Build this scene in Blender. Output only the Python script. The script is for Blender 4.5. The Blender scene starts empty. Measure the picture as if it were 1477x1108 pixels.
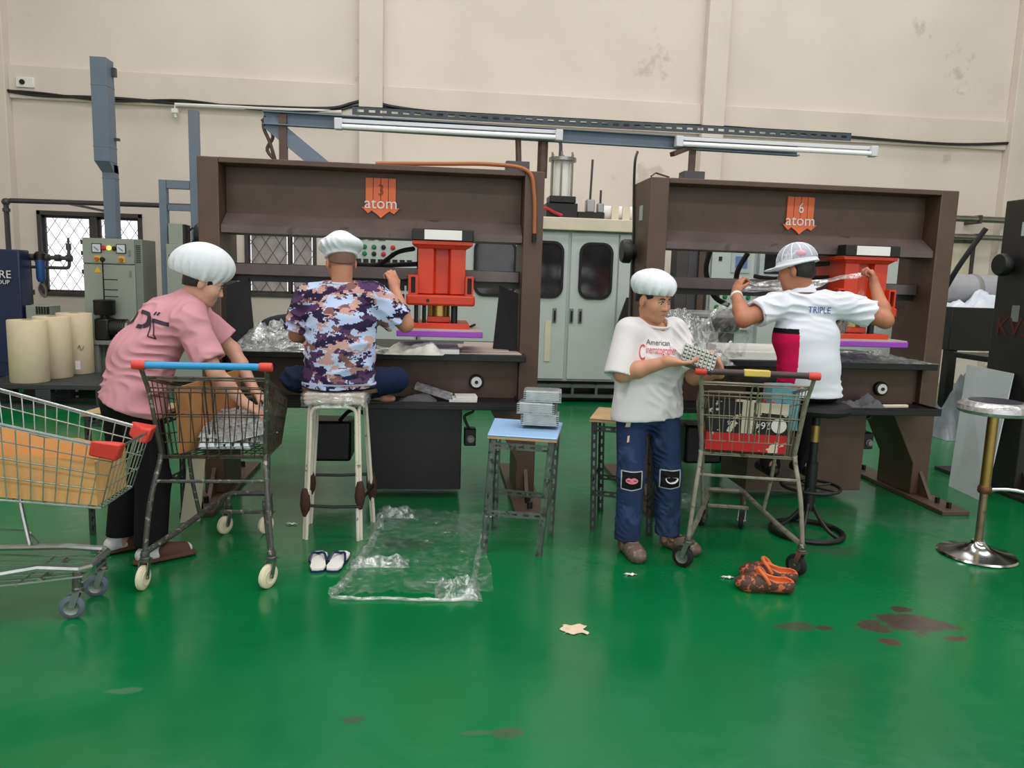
import bpy, bmesh, math, random
import numpy as np
from mathutils import Vector as Vec, Matrix, noise as mnoise
from mathutils.bvhtree import BVHTree
random.seed(7)
S = bpy.context.scene
COL = S.collection
PI = math.pi

# ---------------------------------------------------------------- camera
FPX, CAMZ = 1080.0, 1.5
PITCH, ROLL, YAW = [math.radians(a) for a in (8.0, 1.8, 6.0)]
fw = Vec((math.sin(YAW)*math.cos(PITCH), math.cos(YAW)*math.cos(PITCH), -math.sin(PITCH)))
rt = Vec((math.cos(YAW), -math.sin(YAW), 0)); up = rt.cross(fw)
rt2 = rt*math.cos(ROLL) + up*math.sin(ROLL); up2 = -rt*math.sin(ROLL) + up*math.cos(ROLL)
cd = bpy.data.cameras.new('camera'); cam = bpy.data.objects.new('camera', cd); COL.objects.link(cam)
cd.sensor_fit = 'HORIZONTAL'; cd.sensor_width = 36; cd.lens = FPX/1477*36
cam.matrix_world = Matrix(((rt2.x, up2.x, -fw.x, 0), (rt2.y, up2.y, -fw.y, 0), (rt2.z, up2.z, -fw.z, CAMZ), (0, 0, 0, 1)))
cd.clip_start = .05
S.camera = cam

# ---------------------------------------------------------------- world, lights, exposure
W = bpy.data.worlds.new('daylight'); S.world = W; W.use_nodes = True
bg = W.node_tree.nodes['Background']; bg.inputs[0].default_value = (.98, .96, 1, 1); bg.inputs[1].default_value = 1.5
S.view_settings.view_transform = 'Standard'; S.view_settings.look = 'None'; S.view_settings.gamma = 1
S.view_settings.use_curve_mapping = False; S.view_settings.exposure = 0.0
for i, (x, y, e) in enumerate(((2, -2.5, 520), (2, 2.2, 400), (2, 6.4, 330), (2, 10.0, 170))):
    l = bpy.data.lights.new('skylight_lamp', 'AREA'); l.shape = 'RECTANGLE'; l.size = 15; l.size_y = 1.1
    l.energy = e; l.color = (1, .95, .93)
    o = bpy.data.objects.new('skylight_lamp', l); COL.objects.link(o); o.location = (x, y, 7.35)

# ---------------------------------------------------------------- helpers
def lin(c):
    return tuple(((v/255)/12.92 if v/255 <= .04045 else ((v/255+.055)/1.055)**2.4) for v in c)
def M(name, rgb, rough=.5, metal=0., var=.12, scale=6., bump=0., bscale=60., wear=None, wearamt=.35, wscale=9., emit=0, spec=.5, trans=0, coat=0, alpha=1):
    m = bpy.data.materials.new(name); m.use_nodes = True
    nt = m.node_tree; N = nt.nodes; L = nt.links; p = N['Principled BSDF']
    c = lin(rgb)
    tc = N.new('ShaderNodeTexCoord'); nz = N.new('ShaderNodeTexNoise'); nz.inputs['Scale'].default_value = scale
    nz.inputs['Detail'].default_value = 5; L.new(tc.outputs['Object'], nz.inputs['Vector'])
    cr = N.new('ShaderNodeValToRGB'); L.new(nz.outputs['Fac'], cr.inputs[0])
    cr.color_ramp.elements[0].position = .3; cr.color_ramp.elements[1].position = .7
    cr.color_ramp.elements[0].color = (*[v*(1-var) for v in c], 1); cr.color_ramp.elements[1].color = (*[min(1, v*(1+var)) for v in c], 1)
    out = cr.outputs[0]
    if wear:
        n2 = N.new('ShaderNodeTexNoise'); n2.inputs['Scale'].default_value = wscale; n2.inputs['Detail'].default_value = 7
        n2.inputs['Roughness'].default_value = .65
        L.new(tc.outputs['Object'], n2.inputs['Vector'])
        r2 = N.new('ShaderNodeValToRGB'); e = r2.color_ramp.elements
        e[0].position = .74-wearamt*.6; e[1].position = .78-wearamt*.6; L.new(n2.outputs['Fac'], r2.inputs[0])
        mx = N.new('ShaderNodeMixRGB'); L.new(r2.outputs[0], mx.inputs[0]); L.new(out, mx.inputs[1]); mx.inputs[2].default_value = (*lin(wear), 1)
        out = mx.outputs[0]
    L.new(out, p.inputs['Base Color'])
    p.inputs['Roughness'].default_value = rough; p.inputs['Metallic'].default_value = metal
    p.inputs['Specular IOR Level'].default_value = spec
    if coat: p.inputs['Coat Weight'].default_value = coat
    if trans: p.inputs['Transmission Weight'].default_value = trans
    if alpha < 1: p.inputs['Alpha'].default_value = alpha
    if emit:
        L.new(out, p.inputs['Emission Color']); p.inputs['Emission Strength'].default_value = emit
    if bump:
        n3 = N.new('ShaderNodeTexNoise'); n3.inputs['Scale'].default_value = bscale; n3.inputs['Detail'].default_value = 4
        L.new(tc.outputs['Object'], n3.inputs['Vector'])
        b = N.new('ShaderNodeBump'); b.inputs['Strength'].default_value = bump; b.inputs['Distance'].default_value = .01
        L.new(n3.outputs['Fac'], b.inputs['Height']); L.new(b.outputs[0], p.inputs['Normal'])
    return m

def film_mat(name, opac=.22, tint=(225, 235, 235), scale=14.):
    m = bpy.data.materials.new(name); m.use_nodes = True; nt = m.node_tree; N = nt.nodes; L = nt.links
    N.remove(N['Principled BSDF']); out = N['Material Output']
    tc = N.new('ShaderNodeTexCoord'); nz = N.new('ShaderNodeTexNoise'); nz.inputs['Scale'].default_value = scale; nz.inputs['Detail'].default_value = 5
    nz.inputs['Distortion'].default_value = 1.5
    L.new(tc.outputs['Object'], nz.inputs['Vector'])
    mr = N.new('ShaderNodeMapRange'); mr.inputs[1].default_value = .42; mr.inputs[2].default_value = .75
    mr.inputs[3].default_value = opac*.45; mr.inputs[4].default_value = min(.95, opac*2.2); L.new(nz.outputs['Fac'], mr.inputs[0])
    b = N.new('ShaderNodeBump'); b.inputs['Strength'].default_value = .7; b.inputs['Distance'].default_value = .02; L.new(nz.outputs['Fac'], b.inputs['Height'])
    g = N.new('ShaderNodeBsdfGlossy'); g.inputs['Roughness'].default_value = .12; g.inputs['Color'].default_value = (.95, .97, .97, 1); L.new(b.outputs[0], g.inputs['Normal'])
    d = N.new('ShaderNodeBsdfDiffuse'); d.inputs['Color'].default_value = (*lin(tint), 1)
    m1 = N.new('ShaderNodeMixShader'); m1.inputs[0].default_value = .6; L.new(d.outputs[0], m1.inputs[1]); L.new(g.outputs[0], m1.inputs[2])
    t = N.new('ShaderNodeBsdfTransparent'); m2 = N.new('ShaderNodeMixShader')
    L.new(mr.outputs[0], m2.inputs[0]); L.new(t.outputs[0], m2.inputs[1]); L.new(m1.outputs[0], m2.inputs[2]); L.new(m2.outputs[0], out.inputs[0])
    return m

def tag(o, label=None, cat=None, group=None, kind=None):
    if label: o['label'] = label
    if cat: o['category'] = cat
    if group: o['group'] = group
    if kind: o['kind'] = kind
    return o
def thing(name, label, cat, loc=(0, 0, 0), rz=0, group=None):
    o = bpy.data.objects.new(name, None); COL.objects.link(o); o.empty_display_size = .1
    o.location = loc; o.rotation_euler = (0, 0, rz)
    return tag(o, label, cat, group)
def copy_tree(o, parent=None):
    c = o.copy(); COL.objects.link(c); c.parent = parent
    for ch in list(o.children): copy_tree(ch, c)
    return c

class MB:
    def __init__(s): s.v = []; s.f = []; s.m = []; s.mi = 0
    def face(s, idx): s.f.append(tuple(idx)); s.m.append(s.mi)
    def add(s, vs, fs):
        b = len(s.v); s.v += [tuple(v) for v in vs]
        for f in fs: s.face([b+i for i in f])
        return s
    def box(s, x0, x1, y0, y1, z0, z1):
        return s.add([(x0, y0, z0), (x1, y0, z0), (x1, y1, z0), (x0, y1, z0), (x0, y0, z1), (x1, y0, z1), (x1, y1, z1), (x0, y1, z1)],
                     [(0, 3, 2, 1), (4, 5, 6, 7), (0, 1, 5, 4), (1, 2, 6, 5), (2, 3, 7, 6), (3, 0, 4, 7)])
    def hexa(s, p):   # 8 points like box order
        return s.add(p, [(0, 3, 2, 1), (4, 5, 6, 7), (0, 1, 5, 4), (1, 2, 6, 5), (2, 3, 7, 6), (3, 0, 4, 7)])
    def bar(s, a, b, w, h, upv=(0, 0, 1)):
        a = Vec(a); b = Vec(b); d = (b-a).normalized(); u = Vec(upv)
        if abs(d.dot(u)) > .98: u = Vec((0, 1, 0))
        r = d.cross(u).normalized(); u = r.cross(d)
        r = r*w/2; u = u*h/2
        return s.hexa([a-r-u, a+r-u, b+r-u, b-r-u, a-r+u, a+r+u, b+r+u, b-r+u])
    def tube(s, pts, r, n=8, closed=False, cap=True):
        P = [Vec(p) for p in pts]; m = len(P); R = r if isinstance(r, (list, tuple)) else [r]*m
        base = len(s.v); prev = None
        for i, p in enumerate(P):
            if closed: d = (P[(i+1) % m]-P[i-1])
            else: d = (P[min(i+1, m-1)]-P[max(i-1, 0)])
            d.normalize()
            if prev is None:
                u = Vec((0, 0, 1)) if abs(d.z) < .9 else Vec((1, 0, 0))
                u = (u-d*u.dot(d)).normalized()
            else:
                u = prev-d*prev.dot(d)
                u = u.normalized() if u.length > 1e-6 else prev
            prev = u; w = d.cross(u)
            for k in range(n):
                a = 2*PI*k/n; s.v.append(tuple(p+(u*math.cos(a)+w*math.sin(a))*R[i]))
        for i in range(m if closed else m-1):
            j = (i+1) % m
            for k in range(n):
                s.face((base+i*n+k, base+i*n+(k+1) % n, base+j*n+(k+1) % n, base+j*n+k))
        if cap and not closed:
            s.face([base+k for k in range(n)][::-1]); s.face([base+(m-1)*n+k for k in range(n)])
        return s
    def cyl(s, a, b, r, r1=None, n=20):
        return s.tube([a, b], [r, r if r1 is None else r1], n)
    def lathe(s, prof, n=28, o=(0, 0, 0), ax='z'):
        base = len(s.v)
        for (r, z) in prof:
            for k in range(n):
                a = 2*PI*k/n; c, d = r*math.cos(a), r*math.sin(a)
                q = (c, d, z) if ax == 'z' else ((z, c, d) if ax == 'x' else (d, z, c))
                s.v.append((o[0]+q[0], o[1]+q[1], o[2]+q[2]))
        for i in range(len(prof)-1):
            for k in range(n): s.face((base+i*n+k, base+i*n+(k+1) % n, base+(i+1)*n+(k+1) % n, base+(i+1)*n+k))
        if prof[0][0] > 1e-5: s.face([base+k for k in range(n)][::-1])
        if prof[-1][0] > 1e-5: s.face([base+(len(prof)-1)*n+k for k in range(n)])
        return s
    def prism(s, poly, ax, a0, a1):
        n = len(poly)
        def q(p, c): return (c, p[0], p[1]) if ax == 'x' else ((p[0], c, p[1]) if ax == 'y' else (p[0], p[1], c))
        vs = [q(p, a0) for p in poly]+[q(p, a1) for p in poly]
        return s.add(vs, [tuple(range(n))[::-1], tuple(range(n, 2*n))]+[(i, (i+1) % n, n+(i+1) % n, n+i) for i in range(n)])
    def ring(s, po, pi, ax, a0, a1):
        n = len(po)
        def q(p, c): return (c, p[0], p[1]) if ax == 'x' else ((p[0], c, p[1]) if ax == 'y' else (p[0], p[1], c))
        vs = [q(p, a0) for p in po]+[q(p, a0) for p in pi]+[q(p, a1) for p in po]+[q(p, a1) for p in pi]
        fs = []
        for i in range(n):
            j = (i+1) % n
            fs += [(i, j, n+j, n+i), (2*n+i, 3*n+i, 3*n+j, 2*n+j), (i, 2*n+i, 2*n+j, j), (n+i, n+j, 3*n+j, 3*n+i)]
        return s.add(vs, fs)
    def ell(s, c, r, nu=20, nv=12, rot=None):
        vs = []; fs = []
        for i in range(nv+1):
            t = PI*i/nv
            for k in range(nu):
                a = 2*PI*k/nu; p = Vec((r[0]*math.sin(t)*math.cos(a), r[1]*math.sin(t)*math.sin(a), r[2]*math.cos(t)))
                if rot: p = rot @ p
                vs.append(tuple(p+Vec(c)))
        for i in range(nv):
            for k in range(nu): fs.append((i*nu+k, (i+1)*nu+k, (i+1)*nu+(k+1) % nu, i*nu+(k+1) % nu))
        return s.add(vs, fs)
    def grid(s, fn, nu, nv, thick=0):
        vs = [Vec(fn(i/nu, j/nv)) for j in range(nv+1) for i in range(nu+1)]
        fs = [(j*(nu+1)+i, j*(nu+1)+i+1, (j+1)*(nu+1)+i+1, (j+1)*(nu+1)+i) for j in range(nv) for i in range(nu)]
        if thick:
            n = len(vs); w = nu+1
            vs = vs+[v-Vec((0, 0, thick)) for v in vs]; fs = fs+[tuple(n+i for i in f[::-1]) for f in fs]
            for i in range(nu): fs += [(i, n+i, n+i+1, i+1), (nv*w+i+1, n+nv*w+i+1, n+nv*w+i, nv*w+i)]
            for j in range(nv): fs += [((j+1)*w, n+(j+1)*w, n+j*w, j*w), (j*w+nu, n+j*w+nu, n+(j+1)*w+nu, (j+1)*w+nu)]
        return s.add(vs, fs)
    def slotted(s, a, b, wv, t, pitch=.05, slot=.028, sw=.4):
        # perforated strip from a to b, width vector wv, thickness vector t, a row of slots along the middle
        a = Vec(a); b = Vec(b); wv = Vec(wv); t = Vec(t); d = b-a; Ln = d.length; d.normalize()
        def slab(p, q, w0, w1):
            A = [p+wv*w0, q+wv*w0, q+wv*w1, p+wv*w1]
            s.hexa([A[0], A[1], A[2], A[3], A[0]+t, A[1]+t, A[2]+t, A[3]+t])
        slab(a, b, 0, .5-sw/2); slab(a, b, .5+sw/2, 1)
        n = max(1, int(Ln/pitch)); gap = (Ln-n*slot)/(n+1); x = 0
        for i in range(n+1):
            slab(a+d*x, a+d*(x+gap), .5-sw/2, .5+sw/2); x += gap+slot
        return s
    def build(s, name, mat, parent=None, bevel=0, sharp=35, smooth=True):
        me = bpy.data.meshes.new(name); me.from_pydata(s.v, [], s.f)
        mats = mat if isinstance(mat, (list, tuple)) else [mat]
        for m_ in mats: me.materials.append(m_)
        if len(mats) > 1: me.polygons.foreach_set('material_index', s.m)
        bm = bmesh.new(); bm.from_mesh(me); bmesh.ops.recalc_face_normals(bm, faces=bm.faces); bm.to_mesh(me); bm.free()
        if smooth:
            me.polygons.foreach_set('use_smooth', [True]*len(me.polygons)); me.set_sharp_from_angle(angle=math.radians(sharp))
        o = bpy.data.objects.new(name, me); COL.objects.link(o)
        if parent: o.parent = parent
        if bevel:
            b = o.modifiers.new('bevel', 'BEVEL'); b.width = bevel; b.segments = 2; b.limit_method = 'ANGLE'; b.angle_limit = math.radians(40)
        return o
def rrect(x0, x1, z0, z1, r, n=5):
    P = []
    for cx, cz, a0 in ((x1-r, z1-r, 0), (x0+r, z1-r, 90), (x0+r, z0+r, 180), (x1-r, z0+r, 270)):
        for k in range(n+1):
            a = math.radians(a0+90*k/n); P.append((cx+r*math.cos(a), cz+r*math.sin(a)))
    return P
def B(*a): return MB().box(*a)
def text_mesh(body, size, depth=.002):
    c = bpy.data.curves.new('lettering', 'FONT'); c.body = body; c.size = size; c.extrude = depth/2; c.align_x = 'CENTER'; c.align_y = 'CENTER'
    c.resolution_u = 3
    o = bpy.data.objects.new('lettering', c); COL.objects.link(o)
    dg = bpy.context.evaluated_depsgraph_get(); me = bpy.data.meshes.new_from_object(o.evaluated_get(dg))
    bpy.data.objects.remove(o); return me
def text(name, body, size, mat, parent, mtx, sx=1, depth=.003):
    # lettering upright in the plane given by mtx (local x right, local y up)
    me = text_mesh(body, size, depth); me.transform(Matrix.Diagonal((sx, 1, 1, 1))); me.transform(mtx)
    me.materials.clear(); me.materials.append(mat)
    o = bpy.data.objects.new(name, me); COL.objects.link(o); o.parent = parent; return o
def frame(o, x, y):
    x = Vec(x).normalized(); y = Vec(y).normalized(); z = x.cross(y)
    return Matrix(((x.x, y.x, z.x, o[0]), (x.y, y.y, z.y, o[1]), (x.z, y.z, z.z, o[2]), (0, 0, 0, 1)))
def curve3(P, n=8):
    # Catmull-Rom through points
    P = [Vec(p) for p in P]; out = []
    for i in range(len(P)-1):
        a = P[max(i-1, 0)]; b = P[i]; c = P[i+1]; d = P[min(i+2, len(P)-1)]
        for k in range(n):
            t = k/n; out.append(.5*((2*b)+(c-a)*t+(2*a-5*b+4*c-d)*t*t+(3*b-a-3*c+d)*t**3))
    out.append(P[-1]); return out

# ---------------------------------------------------------------- materials
m_wall = M('wall_paint', (222, 213, 201), .85, var=.05, scale=1.1, wear=(200, 190, 178), wearamt=.2, wscale=.8, bump=.15, bscale=30)
m_wall2 = M('beam_paint', (219, 210, 197), .85, var=.05, scale=1.5, bump=.15, bscale=25)
m_ceil = M('ceiling_sheet', (150, 150, 146), .8)
m_duct = M('blue_grey_paint', (104, 118, 134), .5, var=.08, scale=3, wear=(126, 138, 150), wearamt=.12)
m_pipe = M('dark_pipe', (74, 72, 76), .45, .3, var=.15)
m_cable = M('black_cable', (26, 26, 28), .5)
m_brown = M('brown_hammered_paint', (82, 63, 51), .48, var=.16, scale=5, bump=.25, bscale=140, wear=(56, 44, 40), wearamt=.2, wscale=3)
m_brown2 = M('paler_bevel_paint', (92, 80, 78), .5, var=.2, scale=4, bump=.2, bscale=120, wear=(70, 60, 60), wearamt=.25, wscale=4)  # paler, greyer brown for the sloping lip of the beam
m_shadep = M('shaded_press_paint', (36, 33, 32), .45, var=.2, scale=5, bump=.2, bscale=120)  # dark brown press with the shade on its side put into the colour
m_black = M('black_metal', (14, 13, 14), .45, var=.2)
m_blackm = M('black_rubber', (15, 15, 17), .7, var=.15)
m_red = M('orange_red_enamel', (200, 54, 20), .38, var=.08, scale=5, wear=(176, 54, 28), wearamt=.14, wscale=10)
m_orange = M('orange_emblem', (232, 112, 62), .5, var=.06)
m_oline = M('emblem_groove', (120, 60, 40), .6)
m_white = M('white_paint', (232, 232, 228), .5, var=.04)
m_cream = M('cream_paint', (214, 206, 182), .6, var=.06)
m_purple = M('purple_board', (152, 66, 186), .4, var=.06)
m_steel = M('steel', (150, 150, 148), .3, .9, var=.12)
m_chrome = M('chrome', (196, 198, 198), .16, 1, var=.08)
m_brass = M('brass', (170, 140, 80), .28, .9, var=.15)
m_grey = M('machine_grey', (188, 197, 194), .5, var=.05, scale=2.5, wear=(170, 178, 174), wearamt=.12, wscale=2)
m_cab = M('cabinet_grey', (148, 156, 146), .5, var=.04, scale=3)
m_cabd = M('cabinet_side', (124, 128, 122), .5, var=.06)
m_glassd = M('dark_glass', (38, 38, 40), .08, var=.4, scale=5, spec=.7)
m_win = M('window_iron', (66, 60, 60), .6, var=.2)
m_bluebox = M('navy_enamel', (26, 38, 74), .4, var=.08)
m_blue = M('blue_filter', (40, 84, 140), .35, var=.1)
m_roll = M('cream_roll', (214, 200, 168), .75, var=.05, scale=9)
m_pallet = M('black_pallet', (52, 55, 58), .6, var=.15)
m_card = M('cardboard', (178, 124, 74), .8, var=.1, scale=7, bump=.1)
m_card2 = M('cardboard_light', (214, 164, 104), .8, var=.08, scale=6, bump=.1)
m_kraft = M('grey_card', (190, 176, 164), .8, var=.08)
m_clear = film_mat('clear_film', .3)
m_clear2 = film_mat('clear_film_dense', .52, scale=22)
m_clearf = film_mat('clear_film_floor', .13, scale=9)
m_green_b = M('green_button', (20, 120, 70), .35); m_red_b = M('red_button', (190, 40, 40), .35)
m_yel_b = M('yellow_lamp', (250, 200, 90), .3, emit=1.2); m_yel = M('yellow_plate', (232, 178, 40), .5)
m_meter = M('meter_face', (206, 216, 226), .3, var=.03)
m_sheet = M('pale_grey_board', (176, 186, 188), .6, var=.04)
m_lampw = M('lamp_white', (206, 208, 212), .4, var=.02)
m_copper = M('orange_hose', (170, 98, 52), .45, var=.12)

# ---------------------------------------------------------------- floor
def floor_mat():
    m = bpy.data.materials.new('green_epoxy'); m.use_nodes = True; nt = m.node_tree; N = nt.nodes; L = nt.links; p = N['Principled BSDF']
    tc = N.new('ShaderNodeTexCoord')
    n1 = N.new('ShaderNodeTexNoise'); n1.inputs['Scale'].default_value = .7; n1.inputs['Detail'].default_value = 4; L.new(tc.outputs['Object'], n1.inputs['Vector'])
    cr = N.new('ShaderNodeValToRGB'); L.new(n1.outputs['Fac'], cr.inputs[0]); e = cr.color_ramp.elements
    e[0].position = .35; e[1].position = .65; e[0].color = (*lin((0, 100, 52)), 1); e[1].color = (*lin((3, 114, 60)), 1)
    col = cr.outputs[0]
    n2 = N.new('ShaderNodeTexNoise'); n2.inputs['Scale'].default_value = 7; n2.inputs['Detail'].default_value = 6; L.new(tc.outputs['Object'], n2.inputs['Vector'])
    # worn dirty spots where people work
    for (x, y, rx, ry, c, s) in ((2.2, 3.02, .16, .10, (74, 62, 60), 1.2), (2.0, 3.0, .10, .06, (74, 60, 56), 1.1), (2.22, 3.18, .06, .04, (66, 56, 54), 1.2), (1.62, 3.02, .10, .04, (70, 66, 60), .9), (1.98, 2.86, .05, .03, (84, 58, 52), 1.1), (2.3, 2.88, .06, .03, (84, 58, 52), 1.1), (1.75, 3.0, .04, .025, (70, 58, 54), 1.1),
                             (-.12, 4.1, .14, .1, (44, 58, 46), .8), (.28, 2.3, .05, .03, (80, 74, 66), .7), (-1.98, 4.05, .3, .22, (70, 84, 78), .7), (-.62, 4.05, .2, .12, (44, 66, 56), .6), (2.35, 3.95, .25, .1, (60, 66, 62), .6),
                             (-.3, 4.62, .7, .4, (64, 96, 84), .55), (.32, 4.4, .3, .25, (66, 96, 84), .5), (1.9, 4.6, .9, .4, (74, 104, 94), .55), (-1.1, 2.62, .06, .02, (90, 120, 96), .6), (-.25, 2.4, .03, .02, (70, 66, 60), .8), (.15, 2.3, .05, .012, (80, 100, 80), .6), (3.2, 4.5, .5, .3, (78, 110, 98), .45)):
        mp = N.new('ShaderNodeMapping'); mp.inputs['Location'].default_value = (-x/rx, -y/ry, 0); mp.inputs['Scale'].default_value = (1/rx, 1/ry, 1)
        L.new(tc.outputs['Object'], mp.inputs['Vector'])
        ln = N.new('ShaderNodeVectorMath'); ln.operation = 'LENGTH'; L.new(mp.outputs[0], ln.inputs[0])
        ad = N.new('ShaderNodeMath'); ad.operation = 'MULTIPLY_ADD'; L.new(n2.outputs['Fac'], ad.inputs[0]); ad.inputs[1].default_value = 3.0; ad.inputs[2].default_value = -1.5
        sm = N.new('ShaderNodeMath'); sm.operation = 'ADD'; L.new(ln.outputs['Value'], sm.inputs[0]); L.new(ad.outputs[0], sm.inputs[1])
        mr = N.new('ShaderNodeMapRange'); mr.interpolation_type = 'SMOOTHSTEP'; mr.inputs[1].default_value = 1.25; mr.inputs[2].default_value = .7 if rx < .2 else .1
        mr.inputs[3].default_value = 0; mr.inputs[4].default_value = s*.8; L.new(sm.outputs[0], mr.inputs[0])
        mx = N.new('ShaderNodeMixRGB'); L.new(mr.outputs[0], mx.inputs[0]); L.new(col, mx.inputs[1]); mx.inputs[2].default_value = (*lin(c), 1); col = mx.outputs[0]
    # fine specks
    n3 = N.new('ShaderNodeTexNoise'); n3.inputs['Scale'].default_value = 42; n3.inputs['Detail'].default_value = 3; L.new(tc.outputs['Object'], n3.inputs['Vector'])
    r3 = N.new('ShaderNodeValToRGB'); r3.color_ramp.elements[0].position = .72; r3.color_ramp.elements[1].position = .76; L.new(n3.outputs['Fac'], r3.inputs[0])
    mx = N.new('ShaderNodeMixRGB'); L.new(r3.outputs[0], mx.inputs[0]); L.new(col, mx.inputs[1]); mx.inputs[2].default_value = (*lin((40, 104, 72)), 1); col = mx.outputs[0]
    L.new(col, p.inputs['Base Color'])
    rr = N.new('ShaderNodeMapRange'); rr.inputs[3].default_value = .12; rr.inputs[4].default_value = .28; L.new(n2.outputs['Fac'], rr.inputs[0]); L.new(rr.outputs[0], p.inputs['Roughness'])
    p.inputs['Specular IOR Level'].default_value = .5
    b = N.new('ShaderNodeBump'); b.inputs['Strength'].default_value = .12; b.inputs['Distance'].default_value = .02; L.new(n2.outputs['Fac'], b.inputs['Height']); L.new(b.outputs[0], p.inputs['Normal'])
    return m
X0, X1, YF, YB, ZC = -8.0, 12.5, -8.0, 11.6, 7.5
def struct(name, mb, m, parent=None, **k):
    o = mb.build(name, m, parent, **k)
    if not parent: o['kind'] = 'structure'
    return o
struct('floor', B(X0-.3, X1+.3, YF, YB+.3, -.1, 0), floor_mat())
struct('wall_left', B(X0-.25, X0, YF, YB+.25, 0, ZC), m_wall)
struct('wall_right', B(X1, X1+.25, YF, YB+.25, 0, ZC), m_wall)
mb = B(X0-.25, X1+.25, YF, YB+.25, ZC, ZC+.15)
struct('ceiling', mb, m_ceil)
# back wall with two window openings
WIN = [(-5.70, -4.26, 1.05, 2.26), (-2.82, -1.78, 1.12, 2.12)]
mb = MB(); y0, y1 = YB, YB+.25
mb.box(X0, X1, y0, y1, 2.26, ZC); mb.box(X0, WIN[0][0], y0, y1, 0, 2.26); mb.box(WIN[0][0], WIN[0][1], y0, y1, 0, WIN[0][2])
mb.box(WIN[0][1], WIN[1][0], y0, y1, 0, 2.26); mb.box(WIN[1][0], WIN[1][1], y0, y1, 0, WIN[1][2]); mb.box(WIN[1][0], WIN[1][1], y0, y1, WIN[1][3], 2.26)
mb.box(WIN[1][1], X1, y0, y1, 0, 2.26)
wb = struct('wall_back', mb, m_wall, smooth=False)
for i, xc in enumerate((-6.12, -.98, 4.15, 9.2)):
    struct('trim_%d' % (i+1), B(xc-.17, xc+.17, YB-.16, YB, 0, ZC), m_wall2, bevel=.01)
xs = [X0, -6.29, -5.95, -1.15, -.81, 3.98, 4.32, 9.03, 9.37, X1]
for k in range(0, len(xs), 2):
    struct('trim_%d' % (5+k//2), B(xs[k], xs[k+1], YB-.07, YB, 3.78, 4.22), m_wall2, bevel=.008)
m_pane = film_mat('frosted_pane', .06); m_pane2 = M('grey_pane', (176, 168, 166), .5, var=.2, scale=6)
def window(n, r, dark):
    x0, x1, z0, z1 = r; w = bpy.data.objects.new('window_%d' % n, None); COL.objects.link(w); w['kind'] = 'structure'; w.location = (x0, YB, z0)
    W_, H_ = x1-x0, z1-z0; f = MB()
    for a in ((0, .05, 0, H_), (W_-.05, W_, 0, H_), (0, W_, 0, .05), (0, W_, H_-.06, H_)): f.box(a[0], a[1], -.03, .12, a[2], a[3])
    f.build('window_frame', m_win, w, bevel=.004)
    cols = 2 if not dark else 2
    mul = .53*W_ if not dark else .62*W_; hw = .045 if not dark else .02
    B(mul-hw, mul+hw, -.02, .1, .05, H_-.06).build('mullion', m_win, w, bevel=.004)
    for a, b in ((.05, mul-hw), (mul+hw, W_-.05)):
        s = MB()
        w_s = .035 if not dark else .015
        for q in ((a, a+w_s, .05, H_-.06), (b-w_s, b, .05, H_-.06), (a, b, .05, .085), (a, b, H_-.095, H_-.06)): s.box(q[0], q[1], .04, .08, q[2], q[3])
        so = s.build('sash', m_win, w)
        B(a+.03, b-.03, .056, .062, .08, H_-.09).build('pane', m_pane2 if dark else m_pane, so)
    g = MB(); st = .17 if not dark else .2; hh = H_-.11; k = -8
    for sgn in (1, -1):
        u = -3.0
        while u < W_+3:
            # diagonal from (u, .05) with slope 1.5
            pts = []
            for t in (0, 1):
                pts.append((u+sgn*t*hh/1.5, .05+t*hh))
            (ax, az), (bx, bz) = pts
            lo, hi = .05, W_-.05
            def clip(ax, az, bx, bz):
                if ax == bx: return None
                t0, t1 = 0, 1
                for lim, s_ in ((lo, 1), (hi, -1)):
                    da = s_*(ax-lim); db = s_*(bx-lim)
                    if da < 0 and db < 0: return None
                    if da < 0: t0 = max(t0, da/(da-db))
                    elif db < 0: t1 = min(t1, da/(da-db))
                if t1-t0 < .02: return None
                return (ax+(bx-ax)*t0, az+(bz-az)*t0, ax+(bx-ax)*t1, az+(bz-az)*t1)
            c = clip(ax, az, bx, bz)
            if c: g.tube([(c[0], .015, c[1]), (c[2], .015, c[3])], .004, 4)
            u += st
    g.build('diamond_grille', m_win, w)
    return w
window(1, WIN[0], False); window(2, WIN[1], True)
# boarded frame at the far right of the wall
w3 = bpy.data.objects.new('window_3', None); COL.objects.link(w3); w3['kind'] = 'structure'; w3.location = (8.1, YB, 1.2)
B(0, .56, -.03, 0, 0, 1.1).build('board', m_cream, w3)
f = MB()
for a in ((-.05, 0, 0, 1.15), (.56, .62, 0, 1.15), (-.05, .62, 1.1, 1.16)): f.box(a[0], a[1], -.05, 0, a[2], a[3])
f.build('window_frame', m_win, w3)
# ---------------------------------------------------------------- wall services
def single(name, mb, mat, label, cat, group=None, **k):
    return tag(mb.build(name, mat, None, **k), label, cat, group)
d = thing('cable_duct', 'tall blue-grey metal duct rising from the electrical cabinet', 'duct', (-3.96, 9.78, 0))
B(-.07, .07, -.02, .12, 1.81, 2.72).build('lower_duct', m_duct, d, bevel=.004)
MB().hexa([(-.07, -.02, 2.62), (.07, -.02, 2.62), (.07, .12, 2.62), (-.07, .12, 2.62), (-.105, -.14, 2.74), (.07, -.14, 2.74), (.07, .08, 2.74), (-.105, .08, 2.74)]).build('offset_joint', m_duct, d)
B(-.105, .075, -.14, .08, 2.735, 3.92).build('upper_duct', m_duct, d, bevel=.004)
for z in (1.85, 2.55, 2.9, 3.6): (B(-.108, .078, -.143, .083, z, z+.012) if z > 2.7 else B(-.074, .074, -.024, .124, z, z+.012)).build('seam_band', m_duct, d)
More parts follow.
